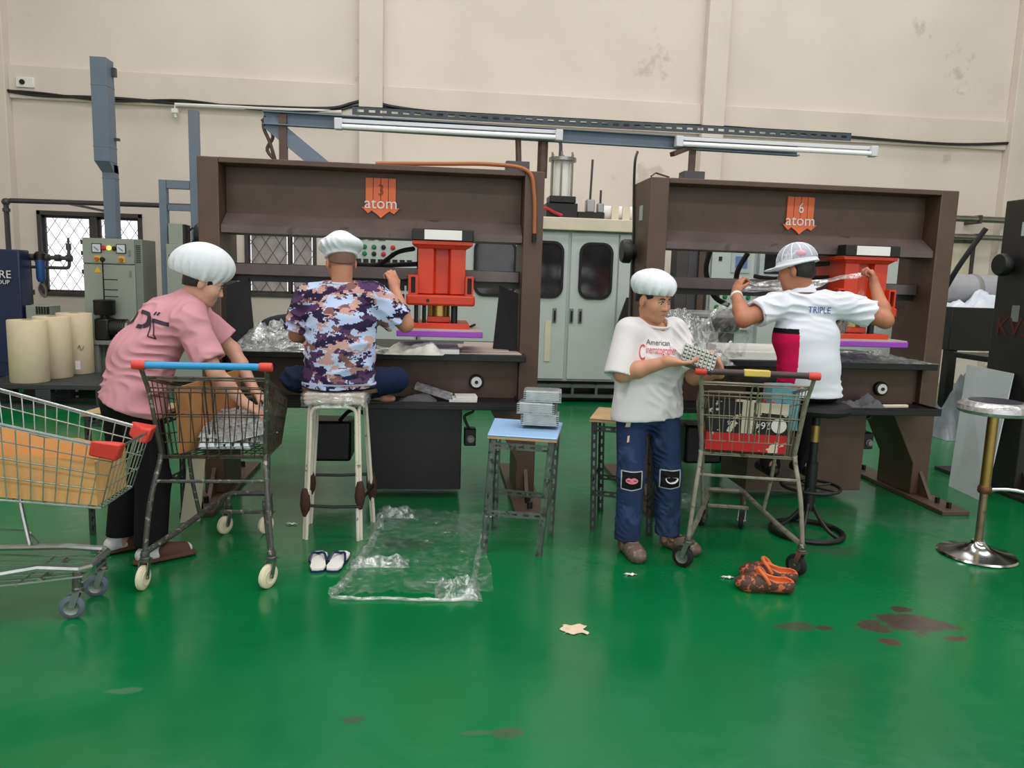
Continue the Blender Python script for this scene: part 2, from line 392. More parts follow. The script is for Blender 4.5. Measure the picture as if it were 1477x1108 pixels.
B(.075, .13, 0, .05, 3.0, 3.03).build('wall_bracket', m_pipe, d)
B(.075, .12, .0, .06, 3.74, 3.84).build('wall_bracket', m_pipe, d)

d = thing('cable_duct', 'narrow grey duct post with rectangular side frame behind the brown press', 'duct', (-2.96, 9.75, 0))
B(-.05, .06, 0, .1, 1.795, 3.4).build('upright', m_duct, d, bevel=.003)
B(-.41, -.325, -.02, .08, .0, 2.56).build('upright', m_duct, d, bevel=.003)
B(-.32, -.05, -.02, .08, 2.46, 2.56).build('cross_rail', m_duct, d, bevel=.003)
B(-.32, -.05, 0, .08, 2.2, 2.27).build('cross_rail', m_duct, d, bevel=.003)

p = thing('water_pipe', 'dark pipe running along the wall with a drop to the compressor', 'pipe', (-5.48, 10.4, 0))
MB().tube([(0, 0, 1.5), (0, 0, 2.24), (.02, 0, 2.28), (.06, 0, 2.29), (2.6, 0, 2.31)], .032, 10).build('pipe_run', m_pipe, p)
mb = MB(); mb.ell((0, 0, 2.27), (.05, .05, .05)); mb.cyl((0, 0, 2.15), (0, 0, 2.19), .045); mb.build('elbow', m_pipe, p)
for x in (.7, 2.2): B(x, x+.03, 0, 1.19, 2.27, 2.3).build('wall_bracket', m_pipe, p)

def wallcable(name, pts, r, label, group=None):
    P = curve3([(x, YB-.09-.02*random.random(), z) for x, z in pts], 6)
    return single(name, MB().tube(P, r, 6), m_cable, label, 'cable', group)
wallcable('cable', [(-6.3, 3.92), (-5.6, 3.83), (-4.6, 3.84), (-3.6, 3.82), (-2.6, 3.83), (-1.6, 3.86), (-1.25, 3.95), (-.98, 4.02), (-.72, 3.94), (.1, 3.88), (2, 3.83), (4, 3.9), (6, 3.86), (8, 3.82), (9.2, 3.9)], .022, 'thick black cable draped along the ledge of the cream wall')
wallcable('cable', [(-6.3, 3.86), (-5.6, 3.86), (-4.6, 3.8), (-3.6, 3.86), (-2.6, 3.79), (-1.6, 3.82), (-1.25, 3.9), (-.98, 3.93), (-.72, 3.9), (.1, 3.84)], .016, 'thin black cable twisted beside the thick one on the wall ledge')
c = thing('conduit', 'white plastic conduit with a short drop under the wall ledge', 'conduit', (-3.6, YB-.1, 3.74))
MB().tube([(-.12, 0, -.12), (-.12, 0, .06), (2.2, 0, .08)], .025, 8).build('tube_run', m_white, c)
mb = MB().box(-.16, -.08, -.04, .02, -.06, 0); mb.build('clip', m_white, c)
c = thing('junction_box', 'small white electrical box on the left wall column', 'box', (-5.72, YB-.05, 3.98))
B(-.12, .12, -.05, .05, -.06, .08).build('body', m_white, c, bevel=.01); MB().cyl((-.03, -.065, .01), (-.03, -.05, .01), .035).build('grommet', m_black, c)
for k, (z, r) in enumerate(((2.47, .05), (2.66, .05), (2.38, .045))):
    x0 = 1.0 if k == 0 else 5.6
    t = thing('pipe_line', ('grey pipe along the back wall above the tall oven', 'upper grey pipe along the wall beside the far right press', 'lower grey pipe along the wall beside the far right press')[k], 'pipe', (0, YB-.31, z))
    MB().cyl((x0, 0, 0), (9.6 if k else 5.6, 0, 0), r, n=12).build('pipe_run', m_steel if k else m_duct, t)
    mb = MB()
    for x in (x0+.2, x0+1.6, x0+2.9): B(x, x+.04, -r-.01, .3, -r-.02, r+.01).build('bracket', m_pipe, t)

# ---------------------------------------------------------------- electrical cabinets
def meter(par, x, y, z, s=.055):
    m = B(x-s, x+s, y-.012, y, z-s, z+s).build('meter', m_black, par)
    B(x-s*.84, x+s*.84, y-.015, y-.01, z-s*.84, z+s*.84).build('dial', m_meter, m)
    MB().bar((x-s*.5, y-.017, z+s*.3), (x+s*.4, y-.017, z-s*.5), .004, .006).build('needle', m_black, m)
def button(par, x, y, z, mat, r=.022, name='button'):
    MB().lathe([(r*1.3, 0), (r*1.3, -.008), (r, -.01), (r*.95, -.028), (0, -.03)][::1], 14, (x, y, z), 'y').build(name, mat, par)
c = thing('electrical_cabinet', 'grey electrical cabinet with two meters and orange rotary switches by the window', 'cabinet', (-4.22, 9.6, 0))
B(0, .68, 0, .45, .1, 1.83).build('body', m_cabd, c, bevel=.006)
B(.004, .595, -.025, 0, 1.53, 1.82).build('upper_door', m_cab, c, bevel=.005)
lo = B(.004, .595, -.025, 0, .14, 1.515).build('lower_door', m_cab, c, bevel=.005)
B(.03, .64, .03, .43, 0, .1).build('plinth', m_black, c)
meter(c, .17, -.025, 1.71); meter(c, .45, -.025, 1.71)
button(c, .25, -.025, 1.715, m_red_b, name='red_lamp'); button(c, .31, -.025, 1.715, m_yel_b, name='yellow_lamp'); button(c, .37, -.025, 1.71, m_black, name='black_button')
for x in (.17, .45):
    s = B(x-.035, x+.035, -.03, -.025, 1.55, 1.62).build('switch_plate', m_yel, c); MB().cyl((x, -.06, 1.58), (x, -.03, 1.58), .022, n=12).build('rotary_knob', m_copper, s)
MB().prism([(.13, 1.42), (.21, 1.42), (.17, 1.49)], 'y', -.03, -.025).build('warning_triangle', m_yel, c)
for z in (1.63, 1.38): B(.53, .555, -.034, -.025, z, z+.07).build('latch', m_cabd, c)
mb = MB()
for z in (1.75, 1.62, 1.4, .5): mb.box(-.012, .004, -.03, -.01, z, z+.05)
mb.build('hinge', m_black, c)
mb = MB()
for i in range(10): mb.box(.61, .66, -.004, 0, 1.55+i*.022, 1.56+i*.022)
mb.build('side_vent', m_black, c)
c = thing('electrical_cabinet', 'grey control cabinet with a lit yellow lamp behind the brown press', 'cabinet', (-3.27, 9.62, 0))
B(0, .62, 0, .4, .1, 1.79).build('body', m_cab, c, bevel=.006); B(.01, .6, -.02, 0, .14, 1.77).build('door', m_cab, c, bevel=.004); B(.02, .6, .02, .38, 0, .1).build('plinth', m_black, c)
meter(c, .21, -.02, 1.7, .05); button(c, .32, -.02, 1.72, m_red_b, name='red_lamp'); button(c, .38, -.02, 1.72, m_yel_b, .026, name='yellow_lamp')
B(.04, .07, -.028, -.02, 1.58, 1.66).build('latch', m_black, c)
c = thing('relay_box', 'small grey relay box standing on the control cabinet', 'box', (-3.25, 9.66, 1.79))
B(0, .17, 0, .2, 0, .25).build('body', m_cab, c, bevel=.006); B(.17, .2, 0, .2, .0, .24).build('side_panel', m_black, c); MB().tube(curve3([(.23, .02, .15), (.3, -.02, .2), (.33, -.02, .1), (.27, 0, .02)]), .012, 6).build('wire', m_cable, c)

# ---------------------------------------------------------------- compressor, filters, motor
c = thing('compressor', 'navy blue compressor cabinet with white lettering at the left edge', 'compressor', (-5.9, 9.6, 0))
B(0, .95, 0, .24, .12, 1.66).build('body', m_bluebox, c, bevel=.015); B(.03, .92, .03, .22, 0, .12).build('plinth', m_black, c)
B(.0, .95, -.012, 0, .3, 1.2).build('front_panel', m_bluebox, c, bevel=.004)
text('lettering', 'CARE', .13, m_white, c, frame((.7, -.018, 1.36), (1, 0, 0), (0, 0, 1)))
text('lettering', 'GROUP', .07, m_white, c, frame((.72, -.018, 1.27), (1, 0, 0), (0, 0, 1)))
c = thing('filter_assembly', 'dark pipework with two blue water filters in front of the bright window', 'pipework', (-4.95, 9.9, 0))
mb = MB(); mb.tube([(-.3, 0, 1.58), (.43, 0, 1.58)], .025, 10); mb.tube(curve3([(.08, 0, 1.46), (.38, 0, 1.46), (.42, 0, 1.48), (.43, 0, 1.52), (.43, 0, 1.72)], 4), .02, 8)
mb.tube([(-.3, 0, 1.46), (.1, 0, 1.46)], .018, 8); mb.tube([(-.04, 0, 1.58), (-.04, 0, 1.0)], .025, 10); mb.build('pipe_run', m_pipe, c)
mb = MB()
for x in (-.12, .0, .17, .3, .43): mb.cyl((x-.03, 0, 1.58), (x+.03, 0, 1.58), .042, n=12)
mb.cyl((-.04, 0, 1.12), (-.04, 0, 1.18), .045); mb.cyl((.43, 0, 1.68), (.43, 0, 1.76), .03); mb.tube([(.43, 0, 1.72), (.43, 0, 1.83)], .014, 6); mb.build('fittings', m_pipe, c)
for x in (-.2, .1):
    f = MB().lathe([(.0, 1.28), (.035, 1.28), (.052, 1.32), (.055, 1.52), (0.06, 1.52), (.06, 1.56), (0, 1.56)], 18, (x, -.02, 0)).build('filter_bowl', m_blue, c)
    MB().lathe([(.065, 1.55), (.065, 1.62), (.04, 1.65), (0, 1.65)], 16, (x, -.02, 0)).build('filter_head', m_black, f)
    MB().tube(curve3([(x, -.02, 1.28), (x-.03, -.02, 1.18), (x+.04, -.02, 1.1), (x+.05, -.02, 1.2), (x, -.02, 1.27)], 5), .015, 6).build('drain_hose', m_steel, f)
c = thing('pump_box', 'low grey metal box with a ribbed black lid under the filters', 'box', (-4.86, 9.62, 0))
B(-.06, .2, 0, .3, 0, 1.0).build('body', m_cab, c, bevel=.006); mb = MB()
for i in range(5): mb.box(.06+i*.03, .08+i*.03, -.01, .02, .9, .99)
mb.build('vent_rib', m_black, c)
c = thing('electric_motor', 'black electric motor with a round oil pot on a grey bench', 'motor', (-3.88, 9.45, .62))
MB().lathe([(.0, -.14), (.09, -.14), (.1, -.12), (.1, .1), (.06, .14), (0, .14)], 20, (.1, 0, .14), 'x').build('motor_body', m_steel, c)
for i in range(8): MB().lathe([(.1, -.006), (.115, -.006), (.115, .006), (.1, .006)], 20, (.01+i*.025, 0, .14), 'x').build('cooling_fin', m_black, c)
B(-.14, .02, -.12, .12, .0, .26).build('gearbox', m_black, c, bevel=.02)
MB().lathe([(0, .3), (.11, .3), (.12, .32), (.12, .46), (.125, .47), (.11, .48), (.0, .46)], 22, (-.06, 0, 0)).build('oil_pot', m_black, c); MB().cyl((-.06, 0, .24), (-.06, 0, .31), .05).build('neck', m_black, c)
MB().cyl((-.06, 0, .46), (-.06, 0, .95), .009, n=6).build('dip_rod', m_black, c)
for z in (.72, .6, .52): MB().bar((-.06, 0, z), (.1, 0, z), .012, .012).build('branch_pipe', m_black, c)
MB().lathe([(0, .92), (.03, .94), (.03, .97), (0, .99)], 10, (-.06, 0, 0)).build('cap', m_black, c)
c = thing('bench', 'low grey steel bench carrying the motor', 'bench', (-4.05, 9.32, 0))
B(0, .6, 0, .24, .57, .62).build('top', m_cabd, c, bevel=.004)
for x in (.02, .52):
    for y in (.02, .18): B(x, x+.05, y, y+.05, 0, .57).build('leg', m_cabd, c)

# ---------------------------------------------------------------- paper rolls on a pallet
c = thing('pallet', 'black plastic pallet under the cream rolls', 'pallet', (-4.75, 8.2, 0))
for i in range(8): B(0, 1.3, i*.135, i*.135+.11, .2, .25).build('deck_slat', m_pallet, c, bevel=.004)
for x in (0, .6, 1.2):
    for y in (0, .45, .94): B(x, x+.15, y, y+.11, .03, .2).build('foot_block', m_pallet, c, bevel=.006)
for y in (0, .45, .94): B(0, 1.3, y, y+.11, 0, .03).build('skid', m_pallet, c)
for i, (x, y, r, h) in enumerate(((-4.30, 8.42, .186, .66), (-4.235, 8.8, .186, .68), (-4.17, 9.18, .186, .7))):
    c = thing('material_roll', ('cream roll standing at the front of the pallet, nothing written on it', 'cream roll standing between the two others on the pallet', 'cream roll with pencil marks and a white tag on the pallet')[i], 'roll', (x, y, .25), group='cream rolls on the pallet')
    MB().lathe([(r-.006, 0), (r, .006), (r, h-.006), (r-.006, h), (.05, h), (.05, h-.05), (0, h-.05)], 36).build('wound_sheet', m_roll, c, sharp=50)
    MB().lathe([(.05, h+.002), (.042, h+.002), (.042, h-.06), (.05, h-.06)], 20).build('core', m_card, c)
    if i == 2:
        o_ = B(-.025, .025, -.004, 0, .06, .16).build('paper_tag', m_white, c); o_.location = (.09, -r*.9+.003, 0); o_.rotation_euler = (0, 0, .5)
        for k, (bx, bz) in enumerate(((-.01, .42), (.03, .3))):
            MB().tube(curve3([(bx+.07, -r*.88, bz), (bx+.085, -r*.85, bz+.04), (bx+.1, -r*.8, bz-.02), (bx+.12, -r*.7, bz+.03)], 5), .004, 5).build('pencil_mark', m_cabd, c)

# ---------------------------------------------------------------- thermoforming line behind the presses
c = thing('control_cabinet', 'pale grey control cabinet with rows of buttons behind the man in camouflage', 'cabinet', (-1.2, 9.1, 0))
B(0, .97, 0, .7, .1, 2.25).build('body', m_grey, c, bevel=.008); B(.03, .94, .02, .68, 0, .1).build('plinth', m_black, c)
B(.18, .95, -.02, 0, .2, 2.2).build('door', m_grey, c, bevel=.004)
for r_ in range(2):
    for k in range(4): button(c, .36+k*.11, -.02, 1.82-r_*.08, (m_green_b, m_green_b, m_black, m_red_b)[(k+r_) % 4])
for k in range(3): B(.28+k*.12, .36+k*.12, -.03, -.02, 1.9, 1.97).build('display', m_black, c)
for k in range(8): B(.26+k*.085, .32+k*.085, -.03, -.02, 1.62, 1.68).build('breaker', m_black, c)
for r_ in range(3):
    for k in range(8): B(.26+k*.085, .32+k*.085, -.03, -.02, 1.42-r_*.1, 1.48-r_*.1).build('breaker', m_black, c)
c = thing('oven', 'tall pale grey forming oven with rounded door windows between the presses', 'machine', (-.2, 9.15, 0))
B(0, 2.75, .03, 1.6, .25, 2.1).build('body', m_grey, c, bevel=.01)
B(.02, 2.73, .1, 1.5, 0, .25).build('base', m_black, c)
mb = MB().box(.0, 2.75, -.05, .06, .18, .22).box(.0, 2.75, -.08, .06, .06, .1)
for x in np.arange(.1, 2.7, .3): mb.box(x, x+.03, -.06, .06, .06, .22)
mb.build('floor_rail', m_steel, c)
B(-.02, 2.77, -.08, 1.6, 2.1, 2.25).build('top_beam', m_cream, c, bevel=.01)
doors = ((.02, 1.12, .68, 1.14), (1.14, 1.80, 1.3, 1.72), (1.84, 2.42, 1.97, 2.33))
for i, (a, b, wa, wb_) in enumerate(doors):
    dr = B(a, b, 0, .03, .28, 2.08).build('door', m_grey, c, bevel=.006)
    po = rrect(wa-.03, wb_+.03, 1.28, 1.97, .13); pi_ = rrect(wa, wb_, 1.31, 1.94, .11)
    MB().ring(po, pi_, 'y', -.02, .004).build('window_seal', m_blackm, dr)
    MB().prism(pi_, 'y', -.006, .002).build('window_glass', m_glassd, dr)
    for hx in ((b-.1,) if i == 0 else ((b-.14,) if i == 1 else (a+.03, a+.14))):
        hb = B(hx-.025, hx+.025, -.015, 0, .98, 1.16).build('handle_plate', m_cabd, dr, bevel=.004); B(hx-.01, hx+.01, -.03, -.01, 1.0, 1.13).build('handle', m_black, hb)
B(.66, 1.16, .4, .42, 1.62, 1.64)
B(2.44, 2.75, 0, .03, .28, 2.08).build('end_panel', m_grey, c, bevel=.006)
B(1.55, 1.62, -.012, 0, .5, 1.0).build('yellowed_sticker', m_cream, c)
MB().prism([(2.36, .95), (2.75, .9), (2.75, 1.32), (2.48, 1.32)], 'y', -.32, -.28).build('guard_plate', m_black, c)
c = thing('air_cylinder', 'glass air cylinder with steel tie rods on top of the oven', 'cylinder', (1.45, 9.3, 2.25))
B(-.13, .25, -.12, .2, 0, .18).build('stand', m_black, c, bevel=.01); B(-.1, .22, -.14, .14, .18, .26).build('lower_block', m_black, c, bevel=.01)
MB().lathe([(0, .26), (.1, .26), (.1, .68), (0, .68)], 24, (.06, 0, 0)).build('barrel', m_white, c)
MB().lathe([(0, .68), (.17, .68), (.17, .72), (.1, .73), (0, .73)], 24, (.06, 0, 0)).build('top_flange', m_steel, c)
for a in range(6): MB().cyl((.06+.14*math.cos(a*PI/3+.3), .14*math.sin(a*PI/3+.3), .26), (.06+.14*math.cos(a*PI/3+.3), .14*math.sin(a*PI/3+.3), .78), .012, n=8).build('tie_rod', m_steel, c)
MB().tube(curve3([(.03, 0, .72), (.03, 0, .88), (.0, 0, .93), (-.06, 0, .95), (-.3, 0, .95)], 5), .022, 8).build('air_pipe', m_pipe, c)
c = thing('valve_manifold', 'small steel valves with upright rods on top of the oven', 'valve', (1.8, 9.25, 2.25))
B(-.08, .25, 0, .12, 0, .09).build('base', m_black, c); B(.02, .12, -.02, .12, .09, .24).build('valve_block', m_steel, c, bevel=.01); B(.16, .24, 0, .1, .09, .2).build('valve_block', m_steel, c, bevel=.01)
MB().cyl((.07, .04, .24), (.08, .04, .72), .014, n=8).build('rod', m_pipe, c); MB().cyl((.2, .04, .2), (.2, .04, .36), .014, n=8).build('rod', m_pipe, c)
c = thing('air_pipe', 'thick white pipe lying along the top of the oven', 'pipe', (2.05, 9.5, 2.36))
MB().cyl((0, 0, 0), (.55, 0, 0), .09, n=20).build('pipe_run', m_white, c)
for x in (.12, .26): B(x, x+.09, -.12, -.08, -.1, .08).build('bracket_tab', m_cream, c)
B(0, .5, -.1, .1, -.11, -.085).build('saddle', m_cream, c)
single('hose', MB().tube(curve3([(1.2, 9.25, 2.28), (1.3, 9.2, 2.36), (1.4, 9.12, 2.31), (1.5, 9.1, 2.27)], 6), .018, 7), m_red_b, 'short red hose looped on top of the oven', 'hose')

# machine behind the right-hand press
c = thing('forming_machine', 'pale grey forming machine with button panel behind the man in the white polo', 'machine', (3.0, 9.0, 0))
B(.36, 3.3, .1, 1.2, .1, 2.1).build('body', m_grey, c, bevel=.01); B(.4, 3.2, .12, 1.1, 0, .1).build('plinth', m_black, c)
B(-.05, .1, .1, .3, 0, 2.2).build('column', m_win, c, bevel=.006); B(.1, .22, .1, .3, 0, 2.2).build('column', m_pipe, c, bevel=.006); B(.22, .3, .05, .3, 0, 2.2).build('column', m_brown, c, bevel=.006)
B(-.05, .36, .3, .34, 0, 2.1).build('back_panel', m_brown, c)
pn = B(.38, .92, .04, .1, .95, 2.1).build('button_panel', m_grey, c, bevel=.008)
for r_ in range(3):
    for k in range(5): button(pn, .47+k*.1, .04, 1.36-r_*.13, ((m_black, m_green_b, m_green_b, m_green_b, m_green_b), (m_green_b, m_white, m_white, m_black, m_white), (m_white, m_black, m_black, m_black, m_green_b))[r_][k], .024)
for z in (1.95, 1.8): B(.46, .5, .03, .04, z, z+.05).build('toggle', m_black, pn)
B(.62, .86, .025, .04, 1.66, 1.95).build('screen_bezel', m_sheet, pn); B(.67, .82, .018, .026, 1.72, 1.86).build('screen', M('lcd', (78, 104, 150), .3, emit=.3), pn)
B(.98, 2.3, .02, .1, 1.55, 2.08).build('window_frame', m_sheet, c, bevel=.006); B(1.04, 2.24, .012, .03, 1.66, 2.02).build('dark_window', m_glassd, c)
B(1.0, 3.2, -.0, .1, .3, 1.5).build('front_panel', m_grey, c)
for k, pts in enumerate(([(1.62, 5.6, 1.78)],)): pass

# right edge: dark bench with a wrapped roll and loose film, floor bags
c = thing('feed_bench', 'black steel bench behind the right-hand press', 'bench', (5.7, 7.8, 0))
B(0, 1.6, 0, .9, .86, 1.34).build('apron', m_black, c, bevel=.008)
for x in (.05, 1.45):
    for y in (.05, .75): B(x, x+.1, y, y+.1, 0, .86).build('leg', m_black, c)
c = thing('wrapped_roll', 'grey plastic-wrapped material roll lying on the black bench', 'roll', (5.98, 8.35, 1.53))
MB().lathe([(0, -.12), (.15, -.12), (.19, -.06), (.19, 1.1), (.15, 1.15), (0, 1.15)], 26, (0, 0, 0), 'x').build('wrapped_body', M('grey_wrap', (150, 150, 154), .5, bump=.5, bscale=9), c)
MB().lathe([(.192, .3), (.196, .31), (.196, .35), (.192, .36)], 26, (0, 0, 0), 'x').build('band', m_cabd, c)
def crump(x0, x1, y0, y1, z, h, sc, seed, edge=True):
    def fn(u, v):
        x = x0+(x1-x0)*u; y = y0+(y1-y0)*v
        n = mnoise.noise(Vec((x*sc, y*sc, seed)))+.5*mnoise.noise(Vec((x*sc*2.3, y*sc*2.3, seed+5)))+.35*abs(mnoise.noise(Vec((x*sc*5, y*sc*5, seed+9))))
        w = min(1, 5*min(u, 1-u, v, 1-v)) if edge else 1
        return (x+.02*mnoise.noise(Vec((y*9, seed, 0))), y+.02*mnoise.noise(Vec((x*9, seed, 3))), z+max(.002, w*h*(.5+n*.8)))
    return fn
single('plastic_film', MB().grid(crump(5.75, 6.9, 7.85, 8.2, 1.34, .2, 5, 3.3), 28, 14), M('white_film', (212, 222, 232), .35), 'heap of white plastic film on the black bench', 'film')
single('plastic_bag', MB().grid(crump(5.2, 6.3, 7.0, 7.7, 0, .62, 3, 8.1), 26, 18), M('bag_film', (120, 128, 134), .3, var=.35, scale=5), 'crumpled grey plastic bag on the floor beside the bench', 'bag')
c = thing('newsprint_bundle', 'bundle of folded printed paper on the grey bag', 'paper', (6.05, 7.35, .56))
MB().lathe([(0, -.2), (.09, -.2), (.1, -.18), (.1, .18), (.09, .2), (0, .2)], 18, (0, 0, 0.1), 'x').build('folded_paper', M('newsprint', (206, 200, 178), .7, var=.2, scale=12), c)
single('cable', MB().tube(curve3([(4.22, 5.5, 2.0), (4.1, 5.6, 1.7), (4.05, 5.7, 1.45), (3.98, 5.75, 1.2), (3.85, 5.8, 1.0), (3.83, 5.75, .75), (3.9, 5.7, .5)], 7), .02, 8), m_cable, 'thick black cable hanging beside the dark press post', 'cable')
# ---------------------------------------------------------------- travelling-head presses
def make_press(loc, label, number, dark, cab, film):
    t = thing('cutting_press', label, 'press', loc, group='travelling-head presses in a row')
    mb_, mv = (m_shadep, m_shadep) if dark else (m_brown, m_brown2)
    W_ = 2.2
    for s in (0, 1):
        def X(x): return x if s == 0 else W_-x
        def bx(a, b, *r):
            q = sorted((X(a), X(b))); return B(q[0], q[1], *r)
        po = [(0, .03), (.13, .03), (.13, .26), (.32, .62), (.32, .66), (.13, .66), (.13, 2.2), (0, 2.2)]
        p = MB().prism([(X(a), b) for a, b in po], 'y', 0, .42).build('post', mb_, t, bevel=.006)
        MB().box(*sorted((X(-.03), X(.17))), -.42, .85, 0, .03).build('foot_plate', mb_, p, bevel=.004)
        MB().prism([(-.14, .03), (0, .03), (0, .2)], 'x', *sorted((X(.05), X(.075)))).build('gusset', mb_, p)
        for y in (-.34, -.22, .7): MB().cyl((X(.07), y, .03), (X(.07), y, .07), .018, n=6).build('anchor_bolt', m_black, p)
        if s == 0:
            kn = MB().lathe([(.0, -.1), (.075, -.1), (.085, -.085), (.085, -.04), (.05, -.03), (.05, 0), (0, 0)], 24, (0, .3, 1.72), 'x').build('adjusting_knob', m_black, p)
            B(-.004, 0, .16, .23, 1.93, 2.03).build('sticker', m_sheet, p)
            if dark: B(-.004, 0, .16, .23, 1.3, 1.42).build('sticker', m_cabd, p)
        if number is None:
            # dark rubber guard flap on the inside of each post
            MB().hexa([(X(.135), .1, 1.0), (X(.3), .16, 1.0), (X(.3), .18, 1.0), (X(.135), .12, 1.0), (X(.135), .12, 1.4), (X(.26), .18, 1.45), (X(.26), .2, 1.45), (X(.135), .14, 1.4)]).build('guard_flap', m_blackm, t)
    # beam: top flange, web, sloping lower lip
    MB().prism([(-.0, 2.2), (-.0, 2.165), (.16, 2.165), (.16, 1.87), (.02, 1.78), (.02, 1.735), (.3, 1.735), (.3, 2.2)], 'x', .13, W_-.13).build('beam', mb_, t, bevel=.005)
    MB().prism([(.158, 1.873), (.018, 1.783), (.018, 1.737), (.025, 1.737), (.025, 1.778), (.16, 1.866)], 'x', .135, W_-.135).build('beam_lip', mv, t)
    B(.13, W_-.13, .16, .26, 1.47, 1.55).build('guide_rail', M('greasy_steel', (98, 90, 88), .35, .6, var=.2), t, bevel=.006)
    B(.13, W_-.13, .2, .22, 1.43, 1.47).build('rail_rack', m_black, t)
    B(.13, W_-.13, .05, .3, .62, .95).build('apron', mb_, t, bevel=.004)
    B(.1, W_-.1, -.12, .95, .955, 1.0).build('table_top', m_black, t, bevel=.004)
    sh = B(.02, W_-.14, -.26, .05, .655, .69).build('shelf', m_black, t, bevel=.004)
    mb = MB().box(.02, W_-.14, -.26, -.25, .69, .705).box(W_-.15, W_-.14, -.25, .05, .69, .705); mb.build('shelf_lip', m_black, sh)
    B(cab[0], cab[1], -.05, .42, .07, .655).build('hydraulic_tank', m_black if cab[2] else mb_, t, bevel=.005)
    mb = MB().box(cab[0]-.4, cab[0]-.12, .1, .35, .22, .5); mb.build('pump_motor', m_black, t, bevel=.02)
    MB().tube(curve3([(cab[0]-.2, .15, .5), (cab[0]-.12, .1, .58), (cab[0]-.03, .1, .56), (cab[0], .1, .5)], 5), .014, 6).build('oil_hose', m_blackm, t)
    sw = B(cab[1]+.02, cab[1]+.1, .0, .09, .36, .48).build('switch_box', m_black, t, bevel=.008); MB().tube(curve3([(cab[1]+.05, .03, .48), (cab[1]+.02, .03, .56), (cab[1]+.08, .03, .6), (cab[1]+.02, .03, .65)], 5), .01, 6).build('switch_cable', m_cable, sw)
    button(sw, cab[1]+.065, 0, .41, m_cabd, .02)
    k = MB().lathe([(.05, 0), (.05, -.03), (.044, -.035), (.0, -.035)], 22, (1.785, .05, .8), 'y').build('gauge', m_black, t)
    MB().lathe([(.036, -.036), (.036, -.04), (0, -.04)], 20, (1.785, .05, .8), 'y').build('gauge_face', m_white, k); MB().lathe([(.012, -.04), (.012, -.05), (0, -.05)], 12, (1.785, .05, .8), 'y').build('gauge_hub', m_black, k)
    # travelling head
    def hx(z): return 1.345+(z-190)*.000845
    def hz(z): return 1.80-(z-50)*.00082
    h = MB()
    h.prism([(hx(235), -.06), (hx(355), -.06), (hx(370), -.01), (hx(470), -.01), (hx(485), -.06), (hx(600), -.06), (hx(600), .34), (hx(235), .34)], 'z', hz(555), hz(185))
    hd = h.build('press_head', m_red, t, bevel=.004)
    h = MB().box(hx(190), hx(650), -.1, .36, hz(172), hz(140)); h.hexa([(hx(235), -.07, hz(200)), (hx(600), -.07, hz(200)), (hx(600), .34, hz(200)), (hx(235), .34, hz(200)), (hx(200), -.09, hz(172)), (hx(640), -.09, hz(172)), (hx(640), .35, hz(172)), (hx(200), .35, hz(172))]); h.build('top_flange', m_red, hd, bevel=.004)
    B(hx(190), hx(655), -.11, .0, hz(140), hz(50)).build('top_cover', m_black, hd, bevel=.005)
    B(hx(283), hx(565), -.114, -.11, hz(132), hz(58)).build('name_plate', m_white, hd)
    for a, b in ((165, 240), (600, 662)):
        po = MB().ring(rrect(hx(a), hx(b), hz(560), hz(408), .006, 2), rrect(hx((a+b)/2-17), hx((a+b)/2+17), hz(550), hz(425), .006, 2), 'y', -.1, -.04); br = po.build('side_bracket', m_red, hd)
        B(hx((a+b)/2-17), hx((a+b)/2+17), -.06, -.05, hz(555), hz(420)).build('slot_guide', m_black, br)
        MB().cyl((hx(a if a < 300 else b), -.07, hz(440)), (hx(a-18 if a < 300 else b+18), -.07, hz(440)), .012, n=8).build('side_bolt', m_black, br)
    B(hx(150), hx(675), -.12, .34, hz(645), hz(560)).build('base_slab', m_red, hd, bevel=.014)
    MB().cyl((hx(315), -.124, hz(605)), (hx(315), -.11, hz(605)), .011, n=12).build('hole', m_black, hd)
    for a, r in ((225, .013), (287, .013), (520, .022)): MB().cyl((hx(a), -.03, hz(790)), (hx(a), -.03, hz(645)), r, n=12).build('guide_rod', m_black, hd)
    MB().cyl((hx(400), .08, hz(740)), (hx(400), .08, hz(645)), .075, n=24).build('piston', m_brass, hd)
    B(hx(310), hx(490), -.02, .2, hz(782), hz(735)).build('ram_block', m_red, hd, bevel=.004); pl = B(hx(165), hx(635), -.1, .34, hz(832), hz(785)).build('ram_plate', m_red, hd, bevel=.004)
    for i in range(4): MB().cyl((hx(650+i*14), -.06+i*.07, hz(815)), (hx(650+i*14), -.06+i*.07, hz(800)), .009, n=8).build('die_screw', m_black, pl)
    pb = B(hx(85), hx(735), -.2, .35, hz(885), hz(838)).build('cutting_board', m_purple, hd, bevel=.005); pb['label'] = 'purple cutting board'
    B(hx(90), hx(730), -.19, .34, hz(838), hz(828)).build('board_liner', m_kraft, pb)
    for pts in ([(hx(195), .1, hz(200)), (hx(60), .22, hz(230)), (hx(-90), .3, hz(330)), (hx(-230), .32, hz(338)), (hx(-330), .33, hz(325))], [(hx(230), .15, hz(320)), (hx(60), .28, hz(330)), (hx(-60), .34, hz(340)), (hx(-130), .36, hz(345))]):
        MB().tube(curve3(pts, 6), .016, 8).build('power_hose', m_blackm, hd)
    # emblem
    e = thing_part('emblem', t); ex, ez = 1.13, 1.88
    for i in range(4):
        x = ex-.1+i*.05; dz = (0, .0, 0, 0)[i]
        MB().prism([(x, 2.13), (x+.046, 2.13), (x+.046, 1.925+(.0)), (x+.023, 1.905), (x, 1.925)], 'y', .145, .16).build('stripe', m_orange, e)
